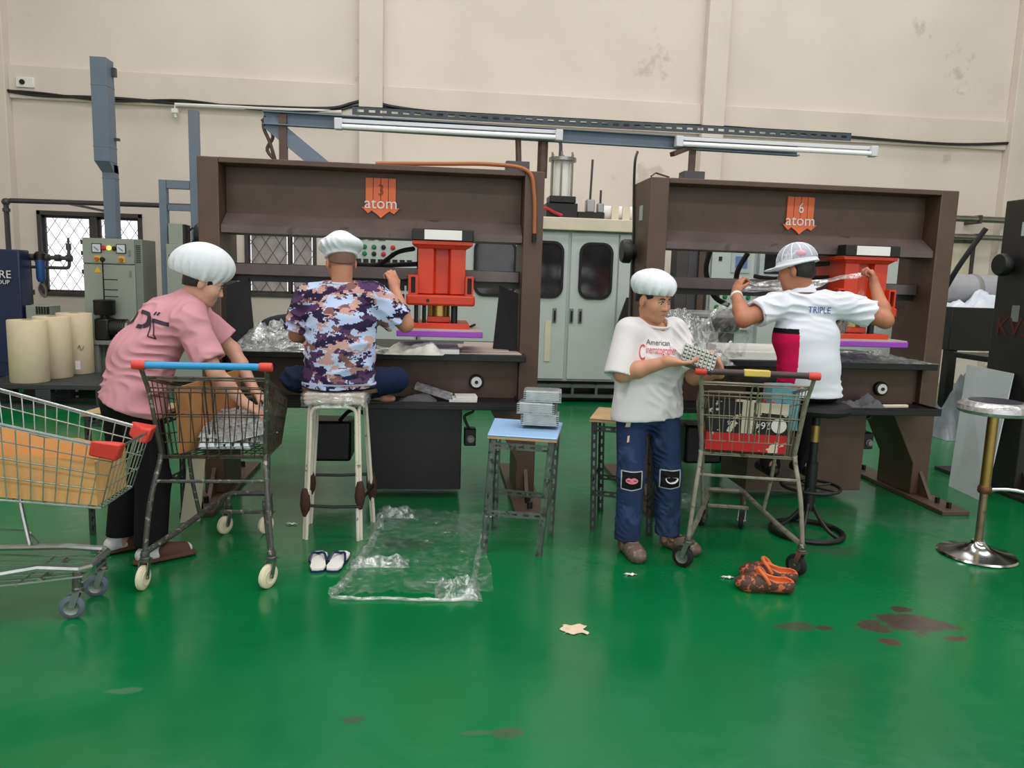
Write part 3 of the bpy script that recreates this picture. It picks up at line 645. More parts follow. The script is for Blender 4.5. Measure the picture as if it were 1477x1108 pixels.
    MB().prism([(ex-.125, 1.94), (ex-.1, 1.94), (ex-.1, 1.955), (ex+.1, 1.955), (ex+.1, 1.94), (ex+.125, 1.94), (ex+.085, 1.9), (ex+.062, 1.92), (ex+.025, 1.895), (ex, 1.872), (ex-.025, 1.895), (ex-.062, 1.92), (ex-.085, 1.9)], 'y', .143, .16).build('arrow_points', m_orange, e)
    text('lettering', 'atom', .105, m_white, e, frame((ex, .14, 1.965), (1, 0, 0), (0, 0, 1)), 1.0)
    if number == ' ': pass
    elif number: text('lettering', number, .1, m_white, e, frame((ex, .14, 2.05), (1, 0, 0), (0, 0, 1)), .8)
    else: text('lettering', '3', .1, m_oline, e, frame((ex, .14, 2.05), (1, 0, 0), (0, 0, 1)), .8)
    return t
def thing_part(name, parent):
    o = bpy.data.objects.new(name, None); COL.objects.link(o); o.parent = parent; return o
PY = 5.0
pr1 = make_press((-1.5, PY, 0), 'brown press where the man in camouflage works, emblem with faded number', None, False, (1.06, 1.69, True), True)
pr2 = make_press((1.41, PY, 0), 'brown press with emblem numbered 6 where the man in the white polo works', '6', False, (.79, 1.65, False), True)
pr3 = make_press((4.3, PY, 0), 'shade-darkened press post with red painted letters at the right edge', ' ', True, (.79, 1.65, True), False)
m_darkred = M('faded_red', (84, 28, 30), .6)
text('painted_letters', 'KVS', .2, m_darkred, pr3, frame((-.003, .2, 1.25), (0, -1, 0), (0, 0, 1)))
# orange hose and steel plates on top of press 1
MB().tube(curve3([(1.1, .06, 2.21), (1.5, .05, 2.225), (1.85, .03, 2.235), (2.08, -.01, 2.2), (2.13, -.02, 2.05), (2.14, -.02, 1.8)], 7), .013, 8).build('orange_hose', m_copper, pr1)
MB().cyl((2.14, -.02, 1.74), (2.14, -.02, 1.8), .014, n=8).build('hose_fitting', m_black, pr1)
MB().tube(curve3([(.42, .35, 2.2), (.38, .33, 2.35), (.34, .33, 2.45), (.36, .3, 2.52)], 6), .012, 7).build('wire_bundle', m_brown, pr1)
MB().tube(curve3([(.46, .35, 2.2), (.36, .34, 2.3), (.4, .33, 2.4), (.33, .33, 2.5)], 6), .012, 7).build('wire_bundle', m_brown, pr1)
MB().tube(curve3([(-.005, .3, 1.2), (-.006, .34, 1.8), (-.005, .4, 2.1), (.0, .44, 2.35), (.03, .5, 2.44)], 6), .01, 7).build('feed_cable', m_cable, pr2)
MB().tube([(-.0, .0, 2.203), (.06, .1, 2.24), (.13, .02, 2.205)], .006, 6).build('lifting_wire', m_brown, pr2)
for pts in ([(.66, .6, 1.75), (.64, .6, 1.6), (.72, .62, 1.42), (.85, .64, 1.35)], [(.96, .6, 1.75), (.9, .62, 1.62), (.9, .64, 1.5), (.93, .66, 1.35)]):
    MB().tube(curve3(pts, 6), .02, 8).build('hydraulic_hose', m_blackm, pr2)
# ---------------------------------------------------------------- overhead lamp frame
r = thing('lamp_frame', 'grey steel rail frame carrying the tube lamps above both presses', 'frame', (0, 5.3, 0))
mb = MB(); a, b = (-1.15, 0, 2.5), (2.55, 0, 2.47)
mb.bar(a, b, .012, .085); mb.bar((a[0], -.025, a[2]+.04), (b[0], -.025, b[2]+.04), .05, .006); mb.bar((a[0], -.025, a[2]-.04), (b[0], -.025, b[2]-.04), .05, .006); mb.build('channel_rail', m_duct, r)
MB().slotted((-.57, -.05, 2.545), (2.92, -.05, 2.545), (0, 0, .055), (0, .004, 0), .075, .042, .3).build('slotted_angle', M('dark_slotted_steel', (66, 74, 80), .5, .4, var=.15), r)
MB().bar((-.57, -.03, 2.598), (2.92, -.03, 2.598), .04, .004).build('angle_flange', m_pipe, r)
B(-1.05, -1.0, -.03, .02, 2.2, 2.53).build('upright', m_brown, r); MB().cyl((.72, 0, 2.2), (.72, 0, 2.48), .036, n=14).build('upright', m_brown, r); MB().cyl((.55, -.05, 2.28), (.54, -.05, 2.47), .02, n=10).build('upright', m_brown, r)
B(.46, .62, -.1, .0, 2.2, 2.29).build('clamp_block', m_pipe, r, bevel=.004)
B(1.76, 1.8, -.03, .01, 2.28, 2.48).build('upright', m_brown, r); B(1.7, 1.85, -.1, .02, 2.2, 2.28).build('clamp_block', m_pipe, r, bevel=.004); MB().bar((1.78, -.02, 2.46), (1.6, -.12, 2.38), .04, .03).build('brace', m_brown, r)
MB().bar((-1.12, 0, 2.48), (-.76, 0, 2.2), .03, .1).build('brace', m_duct, r)
tube_m = M('lamp_tube', (240, 242, 244), .25, var=.01)
for k, (x0, x1) in enumerate(((-.68, .84), (1.63, 3.1))):
    l = thing('tube_lamp', ('white fluorescent tube lamp above the press with the faded number', 'white fluorescent tube lamp above the press numbered 6')[k], 'lamp', (x0, 5.22, 2.48), group='tube lamps on the rail frame')
    n = x1-x0
    B(0, n, 0, .025, .005, .03).build('housing', m_lampw, l, bevel=.004); MB().cyl((.05, -.012, -.022), (n-.05, -.012, -.022), .0165, n=14).build('tube', tube_m, l)
    for x in (0, n-.05): B(x, x+.05, -.03, .03, -.042, .03).build('end_cap', m_lampw, l, bevel=.005)
# ---------------------------------------------------------------- on the press tables
rnd = random.Random(4)
def film(name, fn, nu, nv, mat, label, cat='film', group=None): return single(name, MB().grid(fn, nu, nv), mat, label, cat, group)
film('plastic_film', crump(-1.3, -.68, 4.82, 5.5, 1.0, .17, 7, 1.7), 44, 44, m_clear2, 'heap of crumpled clear film on the table left of the man in camouflage')
film('plastic_film', crump(-1.25, -.3, 4.78, 5.2, 1.0, .06, 9, 5.1), 50, 26, m_clear2, 'flat layer of clear film over the front edge of the camouflage man\'s table')
film('plastic_film', crump(-.32, .06, 4.76, 5.05, 1.0, .08, 4, 2.2), 26, 20, M('milky_film', (206, 210, 200), .3, var=.15, scale=12, bump=.6, bscale=25), 'rounded milky plastic bundle beside the purple cutting board of the numberless press')
single('foil_coil', MB().tube(curve3([(-1.2, 4.98, 1.02), (-.95, 4.86, 1.015), (-.7, 4.82, 1.015), (-.45, 4.84, 1.015), (-.3, 4.9, 1.02)], 8), .012, 8), m_chrome, 'shiny rolled film edge along the front of the left press table', 'film')
single('dark_cushion', MB().ell((-1.0, 5.62, 1.1), (.28, .1, .1)), M('navy_cloth', (44, 50, 66), .8, bump=.3), 'dark blue cloth bundle at the back of the left press table', 'cloth')
def card(name, x0, x1, y0, y1, z, th, mat, label, cat='board', rz=0, **k):
    o = tag(B(-(x1-x0)/2, (x1-x0)/2, -(y1-y0)/2, (y1-y0)/2, 0, th).build(name, mat, None, **k), label, cat); o.location = ((x0+x1)/2, (y0+y1)/2, z); o.rotation_euler = (0, 0, rz); return o
card('white_board', -.12, .16, 4.86, 5.3, 1.001, .032, m_white, 'white plastic board on the table under the left purple cutting board', bevel=.003)
card('card_sheet', .1, .56, 4.9, 5.6, 1.001, .006, m_kraft, 'grey card sheet on the table right of the left cutting head', rz=.04)
card('card_sheet', .2, .52, 5.0, 5.7, 1.009, .005, m_kraft, 'smaller card sheet lying on the grey card sheet', rz=-.06)
card('white_board', 1.62, 2.7, 4.9, 5.0, 1.001, .055, m_white, 'long white board along the front of the right press table', bevel=.003)
card('white_board', 1.95, 2.55, 5.03, 5.2, 1.001, .09, m_white, 'shorter white board behind the long board on the right press table', bevel=.003)
film('plastic_film', crump(1.56, 2.2, 5.15, 5.75, 1.0, .3, 5, 6.6), 44, 36, m_clear2, 'high heap of clear film at the back of the right press table')
film('plastic_film', crump(2.5, 3.5, 4.84, 5.5, 1.0, .05, 8, 9.1), 50, 30, m_clear2, 'thin film layer spread to the right end of the right press table')
film('plastic_film', crump(1.6, 2.0, 4.78, 4.92, .97, .1, 8, 3.7), 26, 14, m_clear, 'purple tinged film scrap at the left front of the right press table')
single('foil_roll', MB().lathe([(0, 0), (.08, 0), (.09, .02), (.09, .9), (.08, .92), (0, .92)], 22, (1.62, 6.12, 1.2), 'x'), M('dull_foil', (120, 122, 122), .35, .5, var=.3, scale=7), 'dull silver roll at the back of the right press table', 'roll')
c = thing('roll_stand', 'dark trestle under the dull silver roll', 'stand', (1.62, 6.12, 0))
for x in (.08, .8): B(x, x+.06, -.1, .1, 1.0, 1.105).build('saddle', m_black, c)
B(.05, .9, -.12, .12, .96, 1.0).build('beam', m_black, c); B(.08, .14, -.05, .05, 0, .96).build('leg', m_black, c); B(.8, .86, -.05, .05, 0, .96).build('leg', m_black, c)
# on the shelves
single('work_glove', MB().grid(crump(-.22, .02, 4.78, 4.98, .69, .055, 8, 4.4), 22, 18, .004), M('grey_knit', (84, 84, 88), .9, bump=.4), 'grey knitted glove crumpled on the left press shelf', 'glove')
card('blister_tray', -.13, .12, 4.88, 4.95, .735, .03, M('patterned_foil', (190, 190, 196), .3, .5, var=.5, scale=30), 'patterned silver tray strip propped on the left press shelf', 'tray', rz=-.25).rotation_euler = (.2, .28, -.1)
for i in range(3): card('paper_pad', .1+i*.02, .28, 4.82, 4.95, .69+i*.014, .013, m_white, ('bottom white pad of the little stack on the left press shelf', 'middle white pad of the little stack on the left press shelf', 'top white pad of the little stack on the left press shelf')[i], 'pad', rz=.03*i)
single('work_glove', MB().grid(crump(2.78, 3.1, 4.78, 4.98, .69, .09, 7, 7.4), 24, 18, .004), M('grey_cotton', (92, 94, 98), .9, bump=.4), 'grey cotton glove lying on the right press shelf', 'glove')
card('marker_pen', 3.1, 3.3, 4.84, 4.87, .69, .025, m_cream, 'cream tool handle lying on the right press shelf', 'tool', rz=.1, bevel=.008)
# grey board leaning on the dark press
mb = MB(); bl, br_, tl, tr = Vec((4.02, 5.32, 0)), Vec((3.98, 4.88, 0)), Vec((4.27, 5.6, .93)), Vec((4.265, 5.1, .92)); th = Vec((.008, 0, 0))
mb.hexa([bl, br_, br_+th, bl+th, tl, tr, tr+th, tl+th])
single('leaning_board', mb, m_sheet, 'pale grey board leaning against the dark press post', 'board')
single('cream_panel', MB().hexa([(-1.49, 4.47, 0), (-1.385, 4.5, 0), (-1.385, 4.508, 0), (-1.49, 4.478, 0), (-1.445, 4.52, .39), (-1.355, 4.54, .39), (-1.355, 4.548, .39), (-1.445, 4.528, .39)]), m_cream, 'narrow cream panel standing on the floor behind the blue-handled cart', 'panel')
# small control box and orange pipe end beside the left press
c = thing('control_box', 'white control box with dark knobs behind the woman in pink', 'box', (-1.78, 5.9, 0))
B(0, .2, 0, .15, .9, 1.26).build('body', m_white, c, bevel=.006); B(.05, .15, .02, .12, 0, .9).build('stand', m_black, c)
for x in (.09, .155): button(c, x, 0, 1.15, m_black, .02, 'knob')
for i in range(4): button(c, .07+i*.03, 0, 1.08, m_black, .007, 'small_knob')
mb = MB().tube([(.06, -.03, 1.24), (.17, -.03, 1.24)], .01, 8); mb.cyl((.12, -.03, 1.2), (.12, -.03, 1.3), .012, n=8); mb.build('valve', m_black, c)
MB().lathe([(.075, 0), (.075, -.16), (.06, -.16), (.06, -.02), (0, -.02)], 22, (.13, 0, .99), 'y').build('orange_port', M('orange_plastic', (196, 96, 30), .35, var=.15), c)
# ---------------------------------------------------------------- smooth implicit bodies -> one continuous mesh
class SDF:
    def __init__(s, lo, hi, h):
        s.h = h; s.lo = np.array(lo, np.float32); n = np.ceil((np.array(hi)-np.array(lo))/h).astype(int)+1
        s.ax = [s.lo[i]+h*np.arange(n[i], dtype=np.float32) for i in range(3)]; s.f = np.full(n, 1., np.float32)
    def sl(s, lo, hi, pad):
        r = []
        for i in range(3):
            a = max(0, int((lo[i]-pad-s.lo[i])/s.h)); b = min(len(s.ax[i]), int((hi[i]+pad-s.lo[i])/s.h)+2)
            r.append(slice(a, max(a, b)))
        return tuple(r), s.ax[0][r[0]][:, None, None], s.ax[1][r[1]][None, :, None], s.ax[2][r[2]][None, None, :]
    def put(s, sl, d, k, op):
        f = s.f[sl]
        if f.size == 0: return
        if op == 'u':
            h = np.clip(.5+.5*(d-f)/k, 0, 1); s.f[sl] = d*(1-h)+f*h-k*h*(1-h)
        elif op == 's':
            d = -d; h = np.clip(.5-.5*(d-f)/k, 0, 1); s.f[sl] = d*(1-h)+f*h+k*h*(1-h)
        elif op == 'i': s.f[sl] = np.maximum(f, d)
    def cap(s, a, b, ra, rb=None, k=.02, op='u', side=None, ks=1., flat=0):
        a = np.array(a, np.float32); b = np.array(b, np.float32); rb = ra if rb is None else rb; R = max(ra, rb)*max(1, ks)
        sl, X, Y, Z = s.sl(np.minimum(a, b)-R, np.maximum(a, b)+R, k+.03)
        ba = b-a; L2 = float(ba@ba)+1e-9; px, py, pz = X-a[0], Y-a[1], Z-a[2]
        tt = (px*ba[0]+py*ba[1]+pz*ba[2])/L2; t = np.clip(tt, 0, 1)
        qx, qy, qz = px-t*ba[0], py-t*ba[1], pz-t*ba[2]
        d2 = qx*qx+qy*qy+qz*qz
        if side is not None:
            n = np.array(side, float); n /= np.linalg.norm(n); c = qx*n[0]+qy*n[1]+qz*n[2]; d2 = d2-c*c+(c/ks)**2
        d = np.sqrt(d2)-(ra+(rb-ra)*t)
        if flat: d = np.maximum(d, (tt-1)*math.sqrt(L2))
        s.put(sl, d, k, op); return s
    def ell(s, c, r, R=None, k=.02, op='u'):
        m = max(r); c = np.array(c, np.float32)
        sl, X, Y, Z = s.sl(c-m, c+m, k+.03); p = [X-c[0], Y-c[1], Z-c[2]]
        if R is not None: p = [p[0]*R[0][i]+p[1]*R[1][i]+p[2]*R[2][i] for i in range(3)]
        q = [p[i]/r[i] for i in range(3)]; k0 = np.sqrt(q[0]**2+q[1]**2+q[2]**2)+1e-6
        k1 = np.sqrt((q[0]/r[0])**2+(q[1]/r[1])**2+(q[2]/r[2])**2)+1e-6
        s.put(sl, k0*(k0-1)/k1, k, op); return s
    def plane(s, p, n, lo=None, hi=None):
        n = np.array(n, float); n /= np.linalg.norm(n)
        if lo is None: lo, hi = [a[0] for a in s.ax], [a[-1] for a in s.ax]
        sl, X, Y, Z = s.sl(lo, hi, 0)
        s.put(sl, ((X-p[0])*n[0]+(Y-p[1])*n[1]+(Z-p[2])*n[2]).astype(np.float32), 0, 'i'); return s
    def disp(s, fn, band=.03):
        i = np.nonzero(np.abs(s.f) < band)
        s.f[i] += fn(s.ax[0][i[0]], s.ax[1][i[1]], s.ax[2][i[2]]); return s
    def net(s):
        f = s.f; ins = f < 0; nx, ny, nz = f.shape
        c = np.zeros((nx-1, ny-1, nz-1), np.uint8)
        for a in (0, 1):
            for b in (0, 1):
                for d in (0, 1): c += ins[a:nx-1+a, b:ny-1+b, d:nz-1+d]
        act = np.nonzero((c > 0) & (c < 8)); N = len(act[0])
        idx = np.full(c.shape, -1, np.int32); idx[act] = np.arange(N)
        acc = np.zeros((N, 3), np.float32); cnt = np.zeros(N, np.float32); I = np.stack(act, 1)
        cor = [(a, b, d) for a in (0, 1) for b in (0, 1) for d in (0, 1)]
        for a in range(8):
            for b in range(a+1, 8):
                A, Bc = np.array(cor[a]), np.array(cor[b])
                if abs(A-Bc).sum() != 1: continue
                fa = f[I[:, 0]+A[0], I[:, 1]+A[1], I[:, 2]+A[2]]; fb = f[I[:, 0]+Bc[0], I[:, 1]+Bc[1], I[:, 2]+Bc[2]]
                m = (fa < 0) != (fb < 0); t = np.where(m, fa/np.where(m, fa-fb, 1), 0)
                acc += np.where(m[:, None], A+(Bc-A)*t[:, None], 0); cnt += m
        V = (I+acc/cnt[:, None])*s.h+s.lo
        Q = []
        for ax in range(3):
            o = [slice(None)]*3; o2 = [slice(None)]*3; o[ax] = slice(0, -1); o2[ax] = slice(1, None)
            A, B2 = ins[tuple(o)], ins[tuple(o2)]; e = np.nonzero(A != B2); e = np.stack(e, 1)
            u, v = [(1, 2), (2, 0), (0, 1)][ax]
            lim = np.array(c.shape); ok = (e[:, u] > 0) & (e[:, v] > 0) & (e[:, u] < lim[u]) & (e[:, v] < lim[v]); e = e[ok]
            def cell(du, dv):
                q = e.copy(); q[:, u] += du; q[:, v] += dv; return idx[q[:, 0], q[:, 1], q[:, 2]]
            q = np.stack([cell(-1, -1), cell(0, -1), cell(0, 0), cell(-1, 0)], 1)
            fl = A[tuple(e.T)]; q = np.where(fl[:, None], q, q[:, ::-1]); Q.append(q)
        Q = np.concatenate(Q); return V, Q[(Q >= 0).all(1)]
    def build(s, name, mats, parent=None, matfn=None, smooth_it=1, origin=None):
        V, Q = s.net(); n = len(V)
        for _ in range(smooth_it):
            acc = np.zeros_like(V); cnt = np.zeros(n, np.float32)
            for a, b in ((0, 1), (1, 2), (2, 3), (3, 0)):
                for p, q in ((a, b), (b, a)):
                    np.add.at(acc, Q[:, p], V[Q[:, q]]); np.add.at(cnt, Q[:, p], 1)
            V = V*.5+.5*acc/np.maximum(cnt, 1)[:, None]
        me = bpy.data.meshes.new(name); me.vertices.add(n)
        o_ = np.array(origin if origin is not None else (0, 0, 0), np.float32)
        me.vertices.foreach_set('co', (V-o_).astype(np.float32).ravel())
        me.loops.add(len(Q)*4); me.loops.foreach_set('vertex_index', Q.astype(np.int32).ravel())
        me.polygons.add(len(Q)); me.polygons.foreach_set('loop_start', np.arange(0, len(Q)*4, 4, dtype=np.int32)); me.polygons.foreach_set('loop_total', np.full(len(Q), 4, np.int32))
        mats = mats if isinstance(mats, (list, tuple)) else [mats]
        for m in mats: me.materials.append(m)
        if matfn is not None:
            C = V[Q].mean(1); me.polygons.foreach_set('material_index', matfn(C[:, 0], C[:, 1], C[:, 2]).astype(np.int32))
        me.polygons.foreach_set('use_smooth', np.ones(len(Q), bool)); me.update(calc_edges=True); me.validate()
        o = bpy.data.objects.new(name, me); COL.objects.link(o)
        if parent: o.parent = parent
        o['_'] = 0; del o['_']
        return o
def unit(v): v = np.array(v, float); return v/np.linalg.norm(v)
def basis(fwd, upv=(0, 0, 1)):
    f = unit(fwd); r = unit(np.cross(f, upv)); u = np.cross(r, f); return np.stack([r, f, u], 1)   # columns right, forward, up
# ---------------------------------------------------------------- shopping carts
m_wire = M('rusty_wire', (86, 80, 72), .5, .6, var=.25, scale=20, wear=(70, 48, 34), wearamt=.3, wscale=22)
m_wire2 = M('galvanised_wire', (138, 132, 116), .45, .6, var=.2, scale=20, wear=(104, 84, 60), wearamt=.25, wscale=20)
m_wire3 = M('chrome_wire', (178, 184, 182), .25, .8, var=.12, scale=20)
m_tubep = M('painted_cart_tube', (84, 86, 82), .5, .4, var=.25, scale=25, wear=(160, 156, 144), wearamt=.28, wscale=40)
m_tubel = M('pale_cart_tube', (140, 138, 124), .5, .4, var=.2, scale=25, wear=(96, 88, 74), wearamt=.25, wscale=40)
m_whc = M('cream_wheel', (222, 214, 184), .5, var=.06); m_whg = M('grey_wheel', (92, 104, 116), .5, var=.1)
m_capred = M('red_cap', (212, 62, 50), .4, var=.08); m_hblue = M('blue_handle', (40, 150, 206), .35, var=.05); m_hbr = M('dark_handle', (62, 46, 48), .45, var=.2)
def caster(t, x, y, r, top, wm, hubm, ang, w=.03):
    c = thing_part('caster', t)
    a = Vec((math.cos(ang), math.sin(ang), 0)); n = Vec((-a.y, a.x, 0)); wc = Vec((x, y, r))-a*.025
    prof = [(.012, -w/2), (r*.8, -w/2), (r*.97, -w/2+.006), (r, -w/4), (r, w/4), (r*.97, w/2-.006), (r*.8, w/2), (.012, w/2)]
    mb = MB().lathe(prof, 24); wh = mb.build('wheel', wm, c)
    rot = Matrix((a, Vec((0, 0, 1)), n)).transposed().to_4x4(); wh.data.transform(Matrix.Translation(wc) @ rot)
    mb = MB().lathe([(r*.55, -w/2-.002), (r*.6, -w/2-.003), (r*.6, w/2+.003), (r*.55, w/2+.002)], 20); hb = mb.build('hub', hubm, wh); hb.data.transform(Matrix.Translation(wc) @ rot)
    f = MB()
    for s in (-1, 1):
        p0 = wc+n*s*(w/2+.006); p1 = Vec((x, y, 2*r+.02))+n*s*(w/2+.006)
        f.bar(p0, p1, .026, .004, n)
    f.bar(Vec((x, y, 2*r+.02))-n*(w/2+.008), Vec((x, y, 2*r+.02))+n*(w/2+.008), .05, .006); f.cyl(wc-n*(w/2+.012), wc+n*(w/2+.012), .008, n=8)
    f.build('fork', m_steel, c)
    MB().lathe([(.022, 2*r+.02), (.024, 2*r+.03), (.019, 2*r+.035), (.022, 2*r+.045), (.016, top+.01), (0, top+.01)], 14, (x, y, 0)).build('swivel', m_tubep, c)
def make_cart(loc, rz, label, wire, tubem, handm, capm, wm, hubm, rack=False, angs=(0, 0, 0, 0), bumper=False):
    t = thing('shopping_cart', label, 'cart', loc, rz, 'shopping carts')
    zr = .17
    P = [(-.29, 0, zr), (-.22, .25, zr+.02), (-.15, .52, zr+.05), (-.125, .62, zr+.06), (-.12, .78, zr+.05), (-.09, .81, zr+.05), (.09, .81, zr+.05), (.12, .78, zr+.05), (.125, .62, zr+.06), (.15, .52, zr+.05), (.22, .25, zr+.02), (.29, 0, zr)]
    MB().tube(P, .015, 8).build('chassis', tubem, t)
    for s in (-1, 1):
        MB().tube(curve3([(s*.29, 0, zr), (s*.27, .03, .4), (s*.245, .1, .58), (s*.245, .12, .62)], 5), .0125, 8).build('leg', tubem, t)
        MB().tube(curve3([(s*.17, .44, zr+.04), (s*.19, .4, .4), (s*.2, .38, .57)], 4), .011, 8).build('strut', tubem, t)
        MB().tube(curve3([(s*.24, .12, .6), (s*.262, .06, .9), (s*.275, .03, 1.0), (s*.278, .0, 1.05)], 5), .011, 8).build('handle_arm', tubem, t)
    MB().tube([(-.262, .06, .5), (.262, .06, .5)], .008, 6).build('crossbar', tubem, t)
    MB().tube([(-.12, .62, zr+.0), (.12, .62, zr+.0)], .012, 6).build('crossbar', tubem, t)
    # basket: parameter u along length, side s, v height 0..1
    def K(s, u, v):
        yb, yt = .12+.78*u, .04+.94*u; zb, zt = .6-.1*u, 1.0-.24*u; xb, xt = .245-.085*u, .27-.08*u
        return Vec((s*(xb+(xt-xb)*v), yb+(yt-yb)*v, zb+(zt-zb)*v))
    thin = .0028
    rim = MB()
    for v, r_ in ((1, .0055), (.97, .0035), (0, .005)): rim.tube([K(-1, 0, v), K(-1, 1, v), K(1, 1, v), K(1, 0, v)], r_, 6, closed=True)
    rim.build('basket_rim', wire, t)
    for s in (-1, 1):
        m = MB()
        for i in range(19): m.tube([K(s, i/18, 0), K(s, i/18, 1)], thin, 5)
        for v in (.3, .55, .78): m.tube([K(s, 0, v), K(s, 1, v)], thin, 5)
        m.build('side_wires', wire, t)
    m = MB()
    for i in range(9):
        q = -1+i/4; m.tube([Vec((q*.16, .9, .5)), Vec((q*.19, .98, .76))], thin, 5)
    for v in (.35, .68): m.tube([K(-1, 1, v), K(1, 1, v)], thin, 5)
    m.build('front_wires', wire, t)
    m = MB()
    for i in range(10):
        q = -1+i/4.5; m.tube([Vec((q*.245, .12, .6)), Vec((q*.262, .058, .93))], thin, 5)
    for v in (.02, .55, .82, .87): m.tube([K(-1, 0, v), K(1, 0, v)], thin+.001, 5)
    m.tube([(-.012, .1, .72), (-.015, .045, .97), (-.01, .04, .99), (.012, .04, .99), (.018, .045, .97), (.014, .1, .72)], .0045, 6)
    m.build('gate_wires', wire, t)
    m = MB()
    for i in range(9):
        q = -1+i/4; m.tube([Vec((q*.2, .1, .68)), Vec((q*.22, .16, .94))], thin, 5)
    for a in (.68, .8, .94): m.tube([(-.22, .1+(a-.68)*.2, a), (.22, .1+(a-.68)*.2, a)], thin, 5)
    m.build('child_seat_wires', wire, t)
    m = MB()
    for i in range(11): m.tube([Vec(((-1+i/5)*.245, .12, .6)), Vec(((-1+i/5)*.16, .9, .5))], thin, 5)
    for i in range(8): m.tube([K(-1, i/7, 0), K(1, i/7, 0)], thin, 5)
    m.build('floor_wires', wire, t)
    MB().cyl((-.27, 0, 1.06), (.27, 0, 1.06), .0165, n=16).build('handle', handm, t)
    for s in (-1, 1): MB().lathe([(0, -.035), (.019, -.033), (.021, -.02), (.021, .02), (.019, .025), (0, .025)], 16, (s*.28, 0, 1.06), 'x').build('handle_cap', capm, t)
    if rack:
        m = MB()
        for i in range(7):
            q = -1+i/3; m.tube([(q*.13, .8, .19), (q*.16, .55, .17), (q*.24, 0, .16), (q*.24, -.05, .2)], .0045, 6)
        for y, w in ((.8, .14), (.55, .17), (.1, .24)): m.tube([(-w, y, .17), (w, y, .17)], .0045, 6)
        m.tube([(-.16, .5, .21), (-.2, .42, .28), (-.25, 0, .28)], .005, 6); m.tube([(.16, .5, .21), (.2, .42, .28), (.25, 0, .28)], .005, 6)
        m.build('lower_rack', wire, t)
    if bumper:
        for s in (-1, 1):
            MB().hexa([K(s, .9, .82)+Vec((s*.012, 0, 0)), K(s, 1, .8)+Vec((s*.012, .015, 0)), K(s*.72, 1, .8)+Vec((0, .015, 0)), K(s*.72, .97, .8), K(s, .9, 1.06)+Vec((s*.012, 0, 0)), K(s, 1, 1.08)+Vec((s*.012, .02, 0)), K(s*.72, 1, 1.06)+Vec((0, .018, 0)), K(s*.72, .97, 1.05)]).build('corner_bumper', capm, t, bevel=.008)
    for (x, y, r_, a) in ((-.29, 0, .058, angs[0]), (.29, 0, .058, angs[1]), (-.115, .77, .052, angs[2]), (.115, .77, .052, angs[3])): caster(t, x, y, r_, zr if y < .5 else zr+.04, wm, hubm, a)
    return t
cart1 = make_cart((-1.05, 3.53, 0), 0.0, 'rusty shopping cart with blue handle beside the woman in pink', m_wire, m_tubep, m_hblue, m_capred, m_whc, m_whc, angs=(1.45, 1.05, 1.0, .9))
cart2 = make_cart((1.64, 3.64, 0), -.24, 'worn shopping cart with dark handle and a red carton in front of the polo man', m_wire2, m_tubel, m_hbr, m_capred, m_blackm, m_steel, angs=(-.5, -.8, .9, 1.3))
cart0 = make_cart((-2.27, 3.33, 0), -PI/2, 'chrome shopping cart with red corner bumpers and brown card lining at the left edge', m_wire3, m_wire3, m_capred, m_capred, m_whg, m_steel, True, angs=(1.2, 1.2, 1.9, 1.7), bumper=True)
B(-.07, .06, -.022, .022, 1.045, 1.079).build('yellow_tape', M('yellow_tape', (214, 190, 90), .6, var=.15), cart2, bevel=.006)
# ---- contents
def tray_mesh(w, d, nx, ny, hgt=.018):
    mb = MB().box(-w/2, w/2, -d/2, d/2, 0, .004)
    for i in range(nx):
        for j in range(ny):
            cx = -w/2+(i+.5)*w/nx; cy = -d/2+(j+.5)*d/ny; a, b = w/nx*.38, d/ny*.38
            mb.hexa([(cx-a, cy-b, .004), (cx+a, cy-b, .004), (cx+a, cy+b, .004), (cx-a, cy+b, .004), (cx-a*.75, cy-b*.75, hgt), (cx+a*.75, cy-b*.75, hgt), (cx+a*.75, cy+b*.75, hgt), (cx-a*.75, cy+b*.75, hgt)])
    return mb
m_tray = M('clear_tray', (190, 196, 198), .16, .5, var=.12, scale=25)
m_tray2 = M('grey_tray', (112, 116, 110), .2, .4, var=.3, scale=20)
o0 = tray_mesh(.24, .17, 6, 4, .022).build('blister_tray', m_tray, None)
rnd = random.Random(11); first = True
spots = [(-1.0, 3.9, .6, 0, 0, .1), (-.94, 4.06, .59, 0, 0, .2), (-1.02, 3.86, .625, .1, .05, .4), (-.9, 3.92, .63, .05, -.1, -.3), (-1.1, 3.98, .63, 0, .18, .9), (-.9, 4.1, .625, .1, -.1, 1.1), (-1.04, 3.93, .66, .18, .12, .2), (-.92, 4.0, .67, .1, -.25, -.5), (-1.08, 4.08, .65, -.1, .2, .3), (-.88, 3.88, .67, .2, -.3, .7), (-.99, 4.05, .7, .3, .1, -.2), (-.9, 4.04, .725, .3, -.2, .4)]
for i, (x, y, z, rx, ry, rz) in enumerate(spots):
    o = o0 if i == 0 else o0.copy()
    if i: COL.objects.link(o)
    o.location = (-1.02+(x+.97)*.55, y-.03, z+.012); o.rotation_euler = (rx, ry*.6, rz*.6)
    tag(o, 'clear blister tray in the loose pile inside the blue-handled cart', 'tray', 'blister trays in the blue-handled cart')
single('cardboard_sheet', MB().hexa([(-1.235, 3.72, .6), (-1.23, 3.74, .6), (-1.12, 4.3, .56), (-1.13, 4.3, .56), (-1.24, 3.7, .93), (-1.23, 3.7, .93), (-1.06, 4.26, .96), (-1.07, 4.27, .96)]), m_card, 'brown cardboard sheet standing along the side of the blue-handled cart', 'cardboard')
